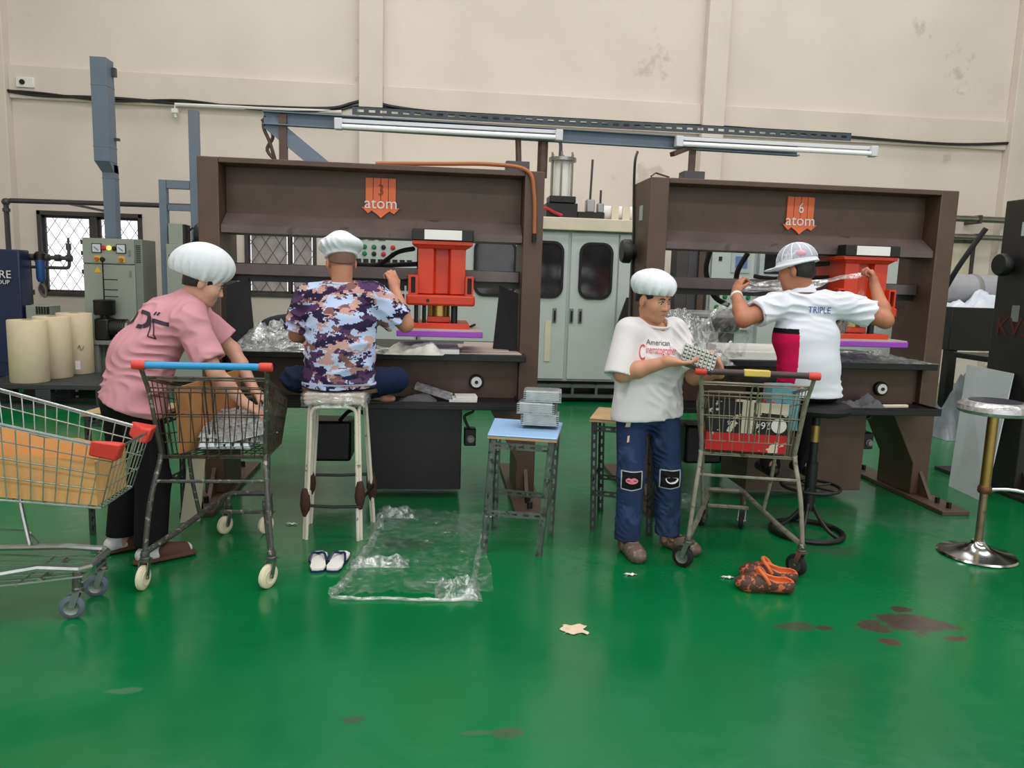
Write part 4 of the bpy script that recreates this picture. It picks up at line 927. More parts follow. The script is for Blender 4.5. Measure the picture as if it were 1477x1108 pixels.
# brown card liner in the chrome cart
c = thing('card_liner', 'open brown cardboard liner inside the chrome cart', 'cardboard', (-2.27, 3.33, 0), -PI/2)
def KK(s, u, v):
    yb = .14+.74*u; zb = .612-.1*u; xb = .232-.083*u
    return Vec((s*(xb+.012*v), yb, zb+.24*v))
def wallq(p, q, s_, name, wav=0):
    n = 14
    def fn(u, v):
        a = p(u); b = q(u); h = v*(1+wav*mnoise.noise(Vec((u*3.1, s_, 2.2)))); return a+(b-a)*h
    mb = MB().grid(fn, n, 3); return mb.build(name, m_card2, c)
for s in (-1, 1): wallq(lambda u: KK(s, u, 0), lambda u: KK(s, u, .75), s*3.1, 'side_panel', .35)
wallq(lambda u: KK(-1+2*u, 1, 0), lambda u: KK(-1+2*u, 1, .75), .4, 'end_panel', .1)
MB().hexa([KK(-1, 0, 0)-Vec((0, 0, .004)), KK(1, 0, 0)-Vec((0, 0, .004)), KK(1, 1, 0)-Vec((0, 0, .004)), KK(-1, 1, 0)-Vec((0, 0, .004)), KK(-1, 0, 0), KK(1, 0, 0), KK(1, 1, 0), KK(-1, 1, 0)]).build('bottom_panel', m_card2, c)
# carton in cart 2
def carton_mat():
    m = bpy.data.materials.new('printed_carton'); m.use_nodes = True; N = m.node_tree.nodes; L = m.node_tree.links; p = N['Principled BSDF']
    tc = N.new('ShaderNodeTexCoord'); sp = N.new('ShaderNodeSeparateXYZ'); L.new(tc.outputs['Object'], sp.inputs[0])
    cr = N.new('ShaderNodeValToRGB'); cr.color_ramp.interpolation = 'CONSTANT'; e = cr.color_ramp.elements
    e[0].color = (*lin((196, 30, 28)), 1); e[1].position = .36; e[1].color = (*lin((20, 18, 20)), 1)
    mr = N.new('ShaderNodeMapRange'); mr.inputs[1].default_value = 0; mr.inputs[2].default_value = .27; L.new(sp.outputs[2], mr.inputs[0]); L.new(mr.outputs[0], cr.inputs[0])
    nz = N.new('ShaderNodeTexNoise'); nz.inputs['Scale'].default_value = 11; nz.inputs['Detail'].default_value = 4; L.new(tc.outputs['Object'], nz.inputs[0])
    r2 = N.new('ShaderNodeValToRGB'); r2.color_ramp.elements[0].position = .59; r2.color_ramp.elements[1].position = .6; L.new(nz.outputs['Fac'], r2.inputs[0])
    mx = N.new('ShaderNodeMixRGB'); L.new(r2.outputs[0], mx.inputs[0]); L.new(cr.outputs[0], mx.inputs[1]); mx.inputs[2].default_value = (*lin((214, 206, 186)), 1)
    L.new(mx.outputs[0], p.inputs['Base Color']); p.inputs['Roughness'].default_value = .6; return m
c = thing('carton', 'torn red and black printed carton inside the dark-handled cart', 'carton', (1.64+.045, 3.64+.19, .612), -.24)
cm = carton_mat(); w, h, d_ = .21, .27, .42
for nm, a in (('front_panel', (-w, w, -.01, -.006, 0, h)), ('back_panel', (-w+.03, w-.03, d_, d_+.004, 0, h-.05)), ('bottom_panel', (-w+.02, w-.02, 0, d_, 0, .004))): B(*a).build(nm, cm, c)
for s in (-1, 1): MB().hexa([(s*w, -.006, 0), (s*(w-.004), -.006, 0), (s*(w-.034), d_, 0), (s*(w-.03), d_, 0), (s*w, -.006, h), (s*(w-.004), -.006, h), (s*(w-.034), d_, h-.05), (s*(w-.03), d_, h-.05)]).build('side_panel', cm, c)
text('lettering', '2645', .055, m_white, c, frame((.07, -.014, .15), (-1, 0, 0), (0, 0, -1)))
text('lettering', '06', .03, m_white, c, frame((-.09, -.014, .155), (-1, 0, 0), (0, 0, -1)))
B(-.03, .03, -.013, -.01, .1, .28).build('paper_tape', m_cream, c)
MB().lathe([(.04, -.014), (.04, -.011), (0, -.011)], 20, (.165, 0, .15), 'y').build('round_mark', m_white, c)
MB().prism([(.03, .22), (.2, .21), (.21, .27), (.05, .27)], 'y', -.013, -.01).build('torn_patch', m_cream, c)
single('teal_box', B(1.83, 1.99, 3.86, 3.98, .72, .97), M('teal_card', (90, 150, 160), .6, wear=(190, 40, 60), wearamt=.3), 'small teal and red box sticking out of the dark-handled cart', 'box', bevel=.004)

# ---------------------------------------------------------------- stools
m_slot = M('slotted_angle_steel', (92, 100, 96), .5, .35, var=.25, scale=18, wear=(54, 58, 56), wearamt=.3, wscale=26)
m_slotd = M('dark_slotted_angle', (66, 70, 68), .5, .35, var=.25, scale=18, wear=(40, 42, 40), wearamt=.3, wscale=26)
m_bluetop = M('pale_blue_board', (150, 190, 232), .5, var=.05, scale=4)
m_wood = M('bare_wood', (180, 150, 112), .7, var=.12, scale=8)
def angle_post(par, a, b, dx, dy, mat, name='leg', w=.036):
    mb = MB().slotted(a, b, Vec(dx)*w, Vec(dy)*.003, .055, .03, .3).slotted(a, b, Vec(dy)*w, Vec(dx)*.003, .055, .03, .3)
    return mb.build(name, mat, par)
def slotted_stool(label, feet, tops, zt, topmat, mat, rung=(.22, .28), flow=.3):
    cx = sum(p[0] for p in feet)/4; cy = sum(p[1] for p in feet)/4
    t = thing('work_stool', label, 'stool', (cx, cy, 0), 0, 'slotted steel stools')
    F = [Vec((p[0]-cx, p[1]-cy, 0)) for p in feet]; T = [Vec((p[0]-cx, p[1]-cy, zt-.02)) for p in tops]
    dirs = []
    for i in range(4):
        n1 = (T[(i+1) % 4]-T[i]).normalized(); n0 = (T[(i-1) % 4]-T[i]).normalized(); dirs.append((n1, n0)); angle_post(t, F[i], T[i], n1, n0, mat)
    def at(i, z): return F[i]+(T[i]-F[i])*(z/zt)
    for i in range(4):
        j = (i+1) % 4; z = rung[i % 2]
        MB().slotted(at(i, z), at(j, z), (0, 0, .036), dirs[i][1]*.003, .06, .03, .3).build('rung', mat, t)
        MB().slotted(at(i, zt-.06), at(j, zt-.06), (0, 0, .036), dirs[i][1]*.003, .06, .03, .3).build('apron_rail', mat, t)
    C = sum(T, Vec())/4
    P = [C+(p-C)*1.06 for p in T]
    mb = MB().hexa([p+Vec((0, 0, .0)) for p in P]+[p+Vec((0, 0, .012)) for p in P]); mb.build('plywood_base', m_wood, t)
    mb = MB().hexa([p+Vec((0, 0, .012)) for p in P]+[p+Vec((0, 0, .024)) for p in P]); mb.build('top', topmat, t, bevel=.006)
    return t
slotted_stool('slotted steel stool with a pale blue top holding the tray bundles', [(.27, 3.95), (.60, 3.88), (.72, 4.23), (.36, 4.36)], [(.30, 3.92), (.64, 3.83), (.74, 4.25), (.37, 4.36)], .672, m_bluetop, m_slot)
slotted_stool('slotted steel stool with a wooden top behind the woman in the white T-shirt', [(.96, 4.33), (1.31, 4.2), (1.44, 4.58), (1.09, 4.7)], [(.94, 4.33), (1.29, 4.2), (1.42, 4.58), (1.07, 4.7)], .69, m_wood, m_slotd)
slotted_stool('slotted steel stool with a wooden top behind the woman in pink', [(-1.91, 4.26), (-1.54, 4.23), (-1.48, 4.57), (-1.85, 4.61)], [(-1.91, 4.26), (-1.54, 4.23), (-1.48, 4.57), (-1.85, 4.61)], .7, m_wood, m_slotd)
# white hoop stool under the man in camouflage
m_wst = M('chipped_white_tube', (214, 208, 192), .5, var=.06, wear=(92, 66, 50), wearamt=.2, wscale=18)
t = thing('tube_stool', 'white chipped tube stool with a plastic-wrapped seat under the man in camouflage', 'stool', (-.55, 4.32, 0))
feet = [(-.17, -.145), (.15, -.17), (.2, .17), (-.19, .14)]; tops = [(-.14, -.12), (.13, -.12), (.15, .13), (-.14, .13)]; zt = .76
for i in range(4):
    j = (i+1) % 4; f0, f1, t0, t1 = Vec((*feet[i], 0)), Vec((*feet[j], 0)), Vec((*tops[i], zt)), Vec((*tops[j], zt)); ins = (t1-t0).normalized()
    f0 = f0+ins*.014; f1 = f1-ins*.014; t0 = t0+ins*.012; t1 = t1-ins*.012
    MB().tube([f0, f0+(t0-f0)*.5, t0-(t0-f0)*.06]+curve3([t0-(t0-f0)*.05, t0-Vec((0, 0, .012))+ins*.012, t0+ins*.045], 4)+curve3([t1-ins*.045, t1-Vec((0, 0, .012))-ins*.012, t1-(t1-f1)*.05], 4)+[f1+(t1-f1)*.5, f1], .0105, 8).build('leg_hoop', m_wst, t)
m_rope = M('brown_binding', (62, 36, 28), .8, var=.2, bump=.5)
for i in range(4):
    p = Vec((*feet[i], 0))+(Vec((*tops[i], zt))-Vec((*feet[i], 0)))*(.33 if i % 2 else .27)
    MB().tube([p-Vec((0, 0, .07)), p-Vec((0, 0, .03)), p, p+Vec((0, 0, .05)), p+Vec((0, 0, .09))], [.014, .026, .03, .026, .016], 10).build('rope_binding', m_rope, t)
for i, z in ((0, .2), (2, .3), (1, .24)):
    j = (i+1) % 4; a = Vec((*feet[i], z)); b = Vec((*feet[j], z)); MB().tube([a, (a+b)/2-Vec((0, 0, .006)), b], .009, 7).build('rung', m_black, t)
B(-.165, .165, -.15, .15, .775, .84).build('seat_pad', m_kraft, t, bevel=.015)
def wrap(u, v):
    a = u*2*PI; x = .18*max(-1, min(1, 1.35*math.cos(a))); y = .165*max(-1, min(1, 1.35*math.sin(a))); n = mnoise.noise(Vec((x*22, y*22, v*9)))
    z = .765+v*.09
    s_ = 1 if v < .85 else max(0, (1-v)/.15)
    return (x*s_+.006*n, y*s_+.006*n, min(z, .846)+.005*n)
MB().grid(wrap, 60, 14).build('film_wrap', m_clear, t)
# tray bundles on the blue stool
for i, (x, y, z, rz) in enumerate(((.6, 4.12, .698, -.2), (.58, 4.11, .763, -.28), (.61, 4.13, .828, -.16))):
    b = thing('tray_bundle', ('lowest bundle of nested clear trays on the blue-topped stool', 'middle bundle of nested clear trays on the blue-topped stool', 'topmost bundle of nested clear trays on the blue-topped stool')[i], 'trays', (x, y, z), rz, 'tray bundles on the blue-topped stool')
    for k in range(6):
        q = .1-.001*k; o = MB().box(-.105, .105, -.08, .08, k*.0105, k*.0105+.0035); o.box(-.092, .092, -.067, .067, k*.0105+.0035, k*.0105+.0095); o.build('tray', m_tray, b)
    tray_mesh(.2, .15, 7, 5, .012).build('top_tray', m_tray, b).location.z = .0
# black round stool of the man in the polo
t = thing('round_stool', 'black round stool with a foot ring under the man in the white polo', 'stool', (2.3, 4.24, 0))
MB().lathe([(0, .75), (.15, .75), (.185, .765), (.195, .785), (.185, .81), (.15, .825), (0, .828)], 36).build('seat', m_blackm, t)
MB().cyl((0, 0, .32), (0, 0, .75), .024, n=14).build('column', m_black, t); MB().cyl((0, 0, .15), (0, 0, .45), .034, n=14).build('sleeve', m_black, t)
MB().cyl((0, 0, .58), (0, 0, .68), .026, n=14).build('bare_band', m_brass, t)
def circ(r_, z, n=36): return [(r_*math.cos(2*PI*k/n), r_*math.sin(2*PI*k/n), z) for k in range(n)]
MB().tube(circ(.17, .3), .01, 8, closed=True).build('foot_ring', m_black, t); MB().tube(circ(.21, .018), .016, 8, closed=True).build('base_ring', m_black, t)
for k in range(5):
    a = 2*PI*k/5+.3; c_, s_ = math.cos(a), math.sin(a)
    MB().tube([(0.03*c_, .03*s_, .3), (.17*c_, .17*s_, .3)], .007, 6).build('ring_spoke', m_black, t)
    MB().tube(curve3([(.02*c_, .02*s_, .2), (.07*c_, .07*s_, .12), (.14*c_, .14*s_, .05), (.21*c_, .21*s_, .02)], 4), .012, 7).build('base_arm', m_black, t)
# chrome bar stool
t = thing('bar_stool', 'chrome pedestal bar stool with a silver-wrapped seat at the right edge', 'stool', (3.14, 3.86, 0))
MB().lathe([(0, .0), (.2, .0), (.208, .006), (.2, .016), (.13, .03), (.07, .052), (.04, .075), (.034, .09), (0, .09)], 44).build('base', m_chrome, t)
MB().cyl((0, 0, .07), (0, 0, .4), .021, n=18).build('lower_column', M('rusty_chrome', (150, 128, 104), .3, .8, var=.3, scale=8, wear=(96, 56, 44), wearamt=.28, wscale=9), t); MB().cyl((0, 0, .39), (0, 0, .83), .028, n=20).build('upper_column', m_brass, t); MB().lathe([(.03, .37), (.036, .38), (.036, .405), (.03, .415)], 20).build('collar', M('brown_collar', (110, 74, 52), .4, .6), t)
MB().tube(curve3([(.02, 0, .39), (.12, -.04, .4), (.22, -.08, .39), (.26, -.02, .38), (.22, .08, .37), (.12, .05, .375), (.02, .02, .37)], 6), .009, 8).build('foot_rest', m_chrome, t)
MB().lathe([(0, .82), (.12, .825), (.175, .835), (.19, .855), (.185, .88), (.16, .9), (.12, .905), (0, .9)], 40).build('seat', M('silver_wrap', (186, 186, 188), .22, .6, var=.35, scale=10, bump=.8, bscale=22), t); MB().lathe([(.13, .9), (.13, .907), (.0, .909)], 36).build('seat_pad', M('navy_vinyl', (44, 46, 58), .35, var=.2), t)

# ---------------------------------------------------------------- things on the floor
def flipflop(x, y, rz, label):
    t = thing('flip_flop', label, 'sandal', (x, y, 0), rz, 'white flip-flops on the floor')
    P = [(.0, -.13), (.03, -.125), (.042, -.09), (.038, -.02), (.048, .05), (.045, .1), (.02, .13), (-.02, .128), (-.045, .09), (-.046, .03), (-.034, -.03), (-.038, -.09), (-.028, -.125)]
    MB().prism(P, 'z', 0, .012).build('outsole', m_bluebox, t); MB().prism([(a*.97, b*.97) for a, b in P], 'z', .012, .022).build('insole', m_white, t)
    MB().tube(curve3([(-.043, -.02, .02), (-.03, .03, .045), (.0, .075, .03), (.03, .03, .045), (.043, -.02, .02)], 5), .007, 6).build('strap', m_bluebox, t)
    MB().cyl((0, .078, .015), (0, .075, .035), .006, n=8).build('toe_post', m_bluebox, t)
flipflop(-.585, 3.81, .12, 'white flip-flop with navy strap on the floor, farther from the crumpled film'); flipflop(-.485, 3.81, -.1, 'white flip-flop with navy strap on the floor, next to the crumpled film')
def clog_mat(base, patch, sc, amt):
    m = M('clog_pattern', base, .6, var=.08, wear=patch, wearamt=amt, wscale=sc); return m
m_clogo = clog_mat((78, 52, 44), (206, 104, 62), 30, .33); m_clogin = M('clog_orange', (214, 110, 58), .6, var=.06); m_clogb = clog_mat((98, 84, 74), (136, 122, 108), 40, .32); m_clogbs = M('clog_taupe', (128, 108, 90), .6)
def clog(par, x, y, rz, bodym, inm, name='clog', z0=0, worn=False):
    # shoe along local +y (toe), built at the origin
    s = SDF((-.08, -.17, -.01), (.08, .17, .13), .005)
    s.cap((0, -.09, .035), (0, .085, .032), .036, .04, .02, side=(1, 0, 0), ks=1.12); s.ell((0, .06, .036), (.05, .085, .042), k=.02); s.cap((0, -.08, .05), (0, .0, .055), .034, .036, .02, side=(1, 0, 0), ks=1.1)
    s.ell((0, .03, .055), (.042, .05, .034), k=.03)
    s.cap((0, -.08, .05), (0, .02, .05), .03, .03, .004, 's', side=(1, 0, 0), ks=1.08); s.ell((0, -.05, .095), (.041, .082, .045), k=.004, op='s')
    s.plane((0, 0, 0), (0, 0, -1)); s.disp(lambda X, Y, Z: np.where((Z > .012) & (Z < .018), .002, 0), .012)
    o = s.build(name, [bodym, inm], par, lambda X, Y, Z: ((np.abs(X) < .04) & (Y < .045) & (Z > .016) & ((X/.04)**2+((Y+.035)/.088)**2 < 1)))
    o.location = (x, y, z0); o.rotation_euler = (0, 0, rz)
    st = MB().tube(curve3([(-.048, -.005, .055), (-.046, .012, .085), (-.03, .03, .105), (0, .04, .112), (.03, .03, .105), (.046, .012, .085), (.048, -.005, .055)] if not worn else [(-.046, -.005, .06), (-.044, -.05, .075), (-.03, -.1, .08), (0, -.118, .08), (.03, -.1, .08), (.044, -.05, .075), (.046, -.005, .06)], 5), .009, 8).build('heel_strap', inm, o)
    return o
for i, (x, y, a, lb) in enumerate(((1.66, 3.4, 1.31, 'orange-lined brown clog on the floor, standing clear of the cart wheel'), (1.74, 3.53, 1.15, 'orange-lined brown clog on the floor, next to the cart wheel'))):
    o = clog(None, x, y, a, m_clogo, m_clogin); o.scale = (1.08, 1.08, 1.0); tag(o, lb, 'shoe', 'orange printed clogs on the floor')
def sheet(u, v):
    c00, c10, c01, c11 = Vec((-.46, 3.38, 0)), Vec((.3, 3.36, 0)), Vec((-.34, 4.66, 0)), Vec((.32, 4.6, 0))
    p = c00*(1-u)*(1-v)+c10*u*(1-v)+c01*(1-u)*v+c11*u*v
    e = max(0, 1-min(u, 1-u)*14)+max(0, 1-min(v, 1-v)*16)
    z = .006+.022*abs(mnoise.noise(Vec((p.x*7, p.y*5, 1.3))))+.012*abs(mnoise.noise(Vec((p.x*21, p.y*17, 4))))+.03*e*abs(mnoise.noise(Vec((p.x*16, p.y*12, 8))))+ .02*max(0, mnoise.noise(Vec((p.x*3, p.y*9, 2.4))))
    return p+Vec((.03*mnoise.noise(Vec((p.y*4, 1, 0))), .03*mnoise.noise(Vec((p.x*4, 7, 0))), z))
single('plastic_sheet', MB().grid(sheet, 90, 120), m_clearf, 'large clear plastic sheet lying crumpled on the floor between the stools', 'film')
def hem(P, seed, r0, lb):
    pts = curve3(P, 12); rr = [r0*(.6+.8*abs(mnoise.noise(Vec((i*.35, seed, 0))))) for i in range(len(pts))]
    pts = [p+Vec((.012*mnoise.noise(Vec((i*.5, seed, 1))), .012*mnoise.noise(Vec((i*.5, seed, 4))), rr[i]*.7)) for i, p in enumerate(pts)]
    single('film_roll', MB().tube(pts, rr, 7), m_clear, lb, 'film', 'twisted film edges on the floor', sharp=80)
hem([(-.45, 3.4, 0), (-.38, 3.7, 0), (-.33, 4.1, 0), (-.31, 4.45, 0), (-.28, 4.66, 0)], 1.5, .028, 'twisted clear film edge on the floor running towards the white tube stool')
hem([(-.46, 3.37, 0), (-.2, 3.35, 0), (.05, 3.33, 0), (.2, 3.34, 0)], 3.5, .014, 'twisted clear film edge on the floor along the front of the big sheet')
hem([(.18, 3.36, 0), (.22, 3.6, 0), (.25, 3.85, 0), (.3, 4.2, 0)], 6.5, .02, 'twisted clear film edge on the floor beside the blue-topped stool')
film('film_scrap', crump(.02, .24, 3.32, 3.56, .0, .06, 14, 6.1), 26, 26, m_clear, 'shiny crumpled film corner on the floor at the sheet\'s near end')
film('film_scrap', crump(-.42, -.12, 3.74, 3.86, .0, .045, 16, 2.1), 30, 16, m_clear2, 'bright foil-like film scrap on the floor near the flip-flops')
film('film_scrap', crump(-.3, -.1, 4.55, 4.72, .0, .06, 14, 9.4), 20, 18, m_clear, 'crumpled film knot on the floor under the left press')
film('film_scrap', crump(1.55, 1.85, 4.75, 5.05, .0, .05, 12, 3.9), 22, 20, m_clear, 'crumpled film scrap on the floor under the right press')
o = single('paper_scrap', MB().grid(lambda u, v: (.57+.1*u+.012*math.sin(v*9), 2.98+.08*v+.008*math.sin(u*11), .004+.012*abs(mnoise.noise(Vec((u*3, v*3, 1))))), 10, 8, .002), M('torn_card', (216, 196, 170), .8), 'torn beige card scrap on the open green floor', 'paper')
for i, (x, y, lb) in enumerate(((-.86, 4.42, 'tiny white scrap on the floor left of the white tube stool'), (.34, 4.55, 'tiny white scrap on the floor behind the blue-topped stool'), (1.0, 3.6, 'tiny white scrap on the floor before the woman in the white T-shirt'), (1.5, 3.55, 'tiny white scrap on the floor by the dark-handled cart\'s wheel'))):
    single('paper_bit', MB().grid(lambda u, v: (x+.05*u+.01*math.sin(5*v), y+.02*v, .002+.01*abs(math.sin(u*5+v*3))), 6, 4, .001), m_white, lb, 'scrap')
# ---------------------------------------------------------------- people
def skin(name, rgb):
    m = M(name, rgb, .5, var=.05, scale=18, bump=.05, bscale=200); p = m.node_tree.nodes['Principled BSDF']
    p.inputs['Subsurface Weight'].default_value = .08; p.inputs['Subsurface Radius'].default_value = (.01, .004, .002); return m
def cloth(name, rgb, var=.05, scale=4, wear=None, wearamt=.2, wscale=5, bump=.12):
    return M(name, rgb, .85, var=var, scale=scale, wear=wear, wearamt=wearamt, wscale=wscale, bump=bump, bscale=300, spec=.2)
m_hair = M('black_hair', (24, 20, 20), .45, var=.3, scale=60, bump=.4, bscale=150); m_eyew = M('eye_white', (226, 222, 216), .3); m_iris = M('iris', (34, 24, 20), .2); m_lip = M('lips', (150, 84, 76), .45)
m_capw = cloth('cap_white', (222, 228, 234), .03); m_pink = cloth('pink_cotton', (206, 150, 160), .06, 3); m_blackc = cloth('black_cotton', (22, 21, 24), .2); m_tee = cloth('white_cotton', (220, 218, 220), .03)
m_polo = cloth('polo_white', (224, 228, 238), .03); m_mag = cloth('magenta_panel', (206, 22, 84), .05); m_denim = cloth('denim', (40, 56, 90), .25, 7, wear=(54, 72, 108), wearamt=.24, wscale=4); m_navy = cloth('navy_denim', (26, 36, 64), .2, 6)
m_print = M('print_ink', (52, 40, 54), .8, var=.1); m_printr = M('red_print', (206, 74, 78), .8, var=.1); m_printb = M('blue_print', (44, 64, 150), .7)
def camo_mat():
    m = bpy.data.materials.new('pixel_camouflage'); m.use_nodes = True; N = m.node_tree.nodes; L = m.node_tree.links; p = N['Principled BSDF']
    tc = N.new('ShaderNodeTexCoord'); sn = N.new('ShaderNodeVectorMath'); sn.operation = 'SNAP'; sn.inputs[1].default_value = (.006, .006, .006); L.new(tc.outputs['Object'], sn.inputs[0])
    mp = N.new('ShaderNodeMapping'); mp.inputs['Scale'].default_value = (.85, 1, 1.5); L.new(sn.outputs[0], mp.inputs[0])
    col = None
    for k, (off, sc, th, c) in enumerate(((0, 9.5, .545, (196, 156, 148)), (3.7, 9, .575, (128, 92, 88)), (9.1, 9.5, .535, (82, 58, 92)), (15.3, 11, .57, (44, 34, 66)))):
        m2 = N.new('ShaderNodeMapping'); m2.inputs['Location'].default_value = (off, off*.7, off*.3); L.new(mp.outputs[0], m2.inputs[0])
        nz = N.new('ShaderNodeTexNoise'); nz.inputs['Scale'].default_value = sc; nz.inputs['Detail'].default_value = 3.5; nz.inputs['Roughness'].default_value = .6; L.new(m2.outputs[0], nz.inputs[0])
        gt = N.new('ShaderNodeMath'); gt.operation = 'GREATER_THAN'; gt.inputs[1].default_value = th; L.new(nz.outputs['Fac'], gt.inputs[0])
        mx = N.new('ShaderNodeMixRGB'); L.new(gt.outputs[0], mx.inputs[0]); mx.inputs[2].default_value = (*lin(c), 1)
        if col is None: mx.inputs[1].default_value = (*lin((186, 204, 236)), 1)
        else: L.new(col, mx.inputs[1])
        col = mx.outputs[0]
    L.new(col, p.inputs['Base Color']); p.inputs['Roughness'].default_value = .85; p.inputs['Specular IOR Level'].default_value = .2; return m
def wrinkle(amp, seed, f=26., d=(0, 0, 1), warp=.25):
    r = np.random.RandomState(seed); d = unit(d)
    K = [unit(d+r.normal(size=3)*.4)*f*2.1*(.6+.9*r.rand()) for _ in range(6)]; ph = r.rand(6)*6.28; Wv = r.normal(size=(3, 3))*9
    def fn(x, y, z):
        w = np.sin(Wv[0, 0]*x+Wv[0, 1]*y+Wv[0, 2]*z)+np.sin(Wv[1, 0]*x+Wv[1, 1]*y+Wv[1, 2]*z+2)
        g = .35+.65*np.sin(Wv[2, 0]*x+Wv[2, 1]*y+Wv[2, 2]*z+1)
        t = 0
        for k, p_ in zip(K, ph): t = t+np.sin(k[0]*x+k[1]*y+k[2]*z+p_+w*1.6)
        return (amp*np.clip(g, 0, 1)*(np.abs(t)/1.6-.6)*1.5).astype(np.float32)
    return fn
def add_head(s, c, R, sc=1.):
    c = np.array(c)
    def P(x, y, z): return c+sc*(R@np.array([x, y, z]))
    def E(p, r, k=.02, op='u'): s.ell(P(*p), tuple(v*sc for v in r), R, k*sc, op)
    E((0, -.01, .035), (.076, .095, .088), .01); E((0, .028, -.03), (.062, .068, .088), .03); E((0, .042, -.078), (.044, .045, .034), .03); E((0, .074, -.097), (.018, .016, .015), .025)
    s.cap(P(-.034, .08, .022), P(.034, .08, .022), .011*sc, None, .015*sc)
    for q in (-1, 1):
        E((q*.04, .058, -.03), (.026, .03, .028), .03); E((q*.031, .1, .004), (.016, .014, .0105), .008, 's'); E((q*.078, -.006, -.012), (.011, .019, .032), .006); E((q*.013, .096, -.033), (.0085, .011, .008), .006)
    s.cap(P(0, .086, .012), P(0, .108, -.03), .0075*sc, .0115*sc, .01*sc); s.cap(P(-.017, .09, -.058), P(.017, .09, -.058), .006*sc, None, .008*sc); s.cap(P(-.014, .09, -.068), P(.014, .09, -.068), .0065*sc, None, .008*sc)
    return P
def face_parts(body, P, R, sc, closed=True):
    R3 = Matrix([list(r) for r in R])
    for q in (-1, 1):
        o = MB().ell(P(q*.031, .0805, .002), (.0125*sc,)*3, 14, 10, R3).build('eye', m_eyew, body); MB().ell(P(q*.031, .0885, -.001), (.0058*sc,)*3, 10, 8, R3).build('iris', m_iris, o)
        MB().tube(curve3([P(q*.016, .093, .006), P(q*.025, .0965, .010), P(q*.037, .0945, .009), P(q*.046, .086, .003)], 4), .0022*sc, 5).build('eyelid', m_hair, body)
        MB().tube(curve3([P(q*.014, .0965, .022), P(q*.028, .097, .027), P(q*.047, .085, .022)], 4), [.002*sc]+[.0036*sc]*7+[.0015*sc], 6).build('eyebrow', m_hair, body)
    MB().tube(curve3([P(-.019, .093, -.0635), P(-.007, .0995, -.061), P(.007, .0995, -.061), P(.019, .093, -.0635)], 4), [.001]+[.0032*sc]*11+[.001], 6).build('lips', m_lip, body)
def add_hair(par, P, R, sc, c, low=-.055, front=.03, slope=.5, thick=.006):
    s = SDF(np.array(c)-.17, np.array(c)+.17, .005)
    s.ell(P(0, -.01, .035), ((.076+thick)*sc, (.095+thick)*sc, (.088+thick)*sc), R, .01); s.ell(P(0, -.035, -.02), ((.066+thick)*sc, (.062+thick)*sc, (.07+thick)*sc), R, .03)
    s.plane(P(0, front, 0), R@np.array([0, 1, -slope])); s.plane(P(0, 0, low), R@np.array([0, .35, -1]))
    for q in (-1, 1): s.ell(P(q*.08, .0, -.01), (.02*sc, .024*sc, .036*sc), R, .004, 's')
    return s.build('hair', m_hair, par)
def arm(s, sh, el, wr, r=(.046, .04, .036, .025)):
    s.cap(sh, el, r[0], r[1], .02); m = np.array(el)*.65+np.array(wr)*.35; s.cap(el, m, r[1]*.95, r[2]*1.05, .02); s.cap(m, wr, r[2]*1.05, r[3], .02)
def hand(s, w, d, n, side, curl=.5, spread=.0, sc=1.):
    w = np.array(w, float); d = unit(d); n = unit(np.array(n)-d*np.dot(n, d)); l = np.cross(d, n)*side
    Rm = np.stack([l, d, n], 1)
    s.ell(w+d*.045*sc, (.037*sc, .053*sc, .0155*sc), Rm, .012); s.cap(w-d*.015, w+d*.03*sc, .023*sc, .024*sc, .015, side=l, ks=1.25)
    for i in range(4):
        b = w+d*(.083-.004*abs(i-1.2))*sc+l*(.030-.0205*i)*sc; c = curl*(1+.12*i)
        dd = unit(d+l*spread*(1.2-i)); d1 = dd*math.cos(c*.6)+n*math.sin(c*.6); d2 = dd*math.cos(c*1.5)+n*math.sin(c*1.5); d3 = dd*math.cos(c*2.2)+n*math.sin(c*2.2); ln = (.95, 1.05, 1., .8)[i]*sc
        p1 = b+d1*.036*ln; p2 = p1+d2*.026*ln; p3 = p2+d3*.02*ln
        s.cap(b-dd*.015, p1, .0092*sc, .0085*sc, .006); s.cap(p1, p2, .0085*sc, .008*sc, .004); s.cap(p2, p3, .008*sc, .007*sc, .004)
    t0 = w+d*.022*sc+l*.026*sc; t1 = t0+unit(d*.7+l*.6+n*.35)*.036*sc; t2 = t1+unit(d*.85+l*.2+n*.5*(.4+curl))*.03*sc
    s.cap(w+d*.012*sc+l*.01*sc, t0, .013*sc, .013*sc, .012); s.cap(t0, t1, .0125*sc, .0105*sc, .008); s.cap(t1, t2, .0105*sc, .009*sc, .005)
def project_text(body, size, mat, parent, mtx, target, sx=1., name='printed_text', off=.004, me=None, cuts=1):
    if me is None:
        me = text_mesh(body, size, 0)
        me.transform(Matrix.Diagonal((sx, 1, 1, 1)))
    bm = bmesh.new(); bm.from_mesh(me); bmesh.ops.triangulate(bm, faces=bm.faces)
    if cuts: bmesh.ops.subdivide_edges(bm, edges=[e for e in bm.edges if e.calc_length() > .012], cuts=cuts)
    bmesh.ops.triangulate(bm, faces=bm.faces)
    tree = BVHTree.FromPolygons([v.co for v in target.data.vertices], [p.vertices[:] for p in target.data.polygons])
    dirn = -(mtx.to_3x3() @ Vec((0, 0, 1))).normalized()
    for v in bm.verts:
        o = mtx @ v.co; h = tree.ray_cast(o-dirn*.25, dirn, .6)
        v.co = (h[0]-dirn*off) if h[0] is not None else o
    bm.to_mesh(me); bm.free(); me.materials.clear(); me.materials.append(mat)
    o = bpy.data.objects.new(name, me); COL.objects.link(o); o.parent = parent; return o
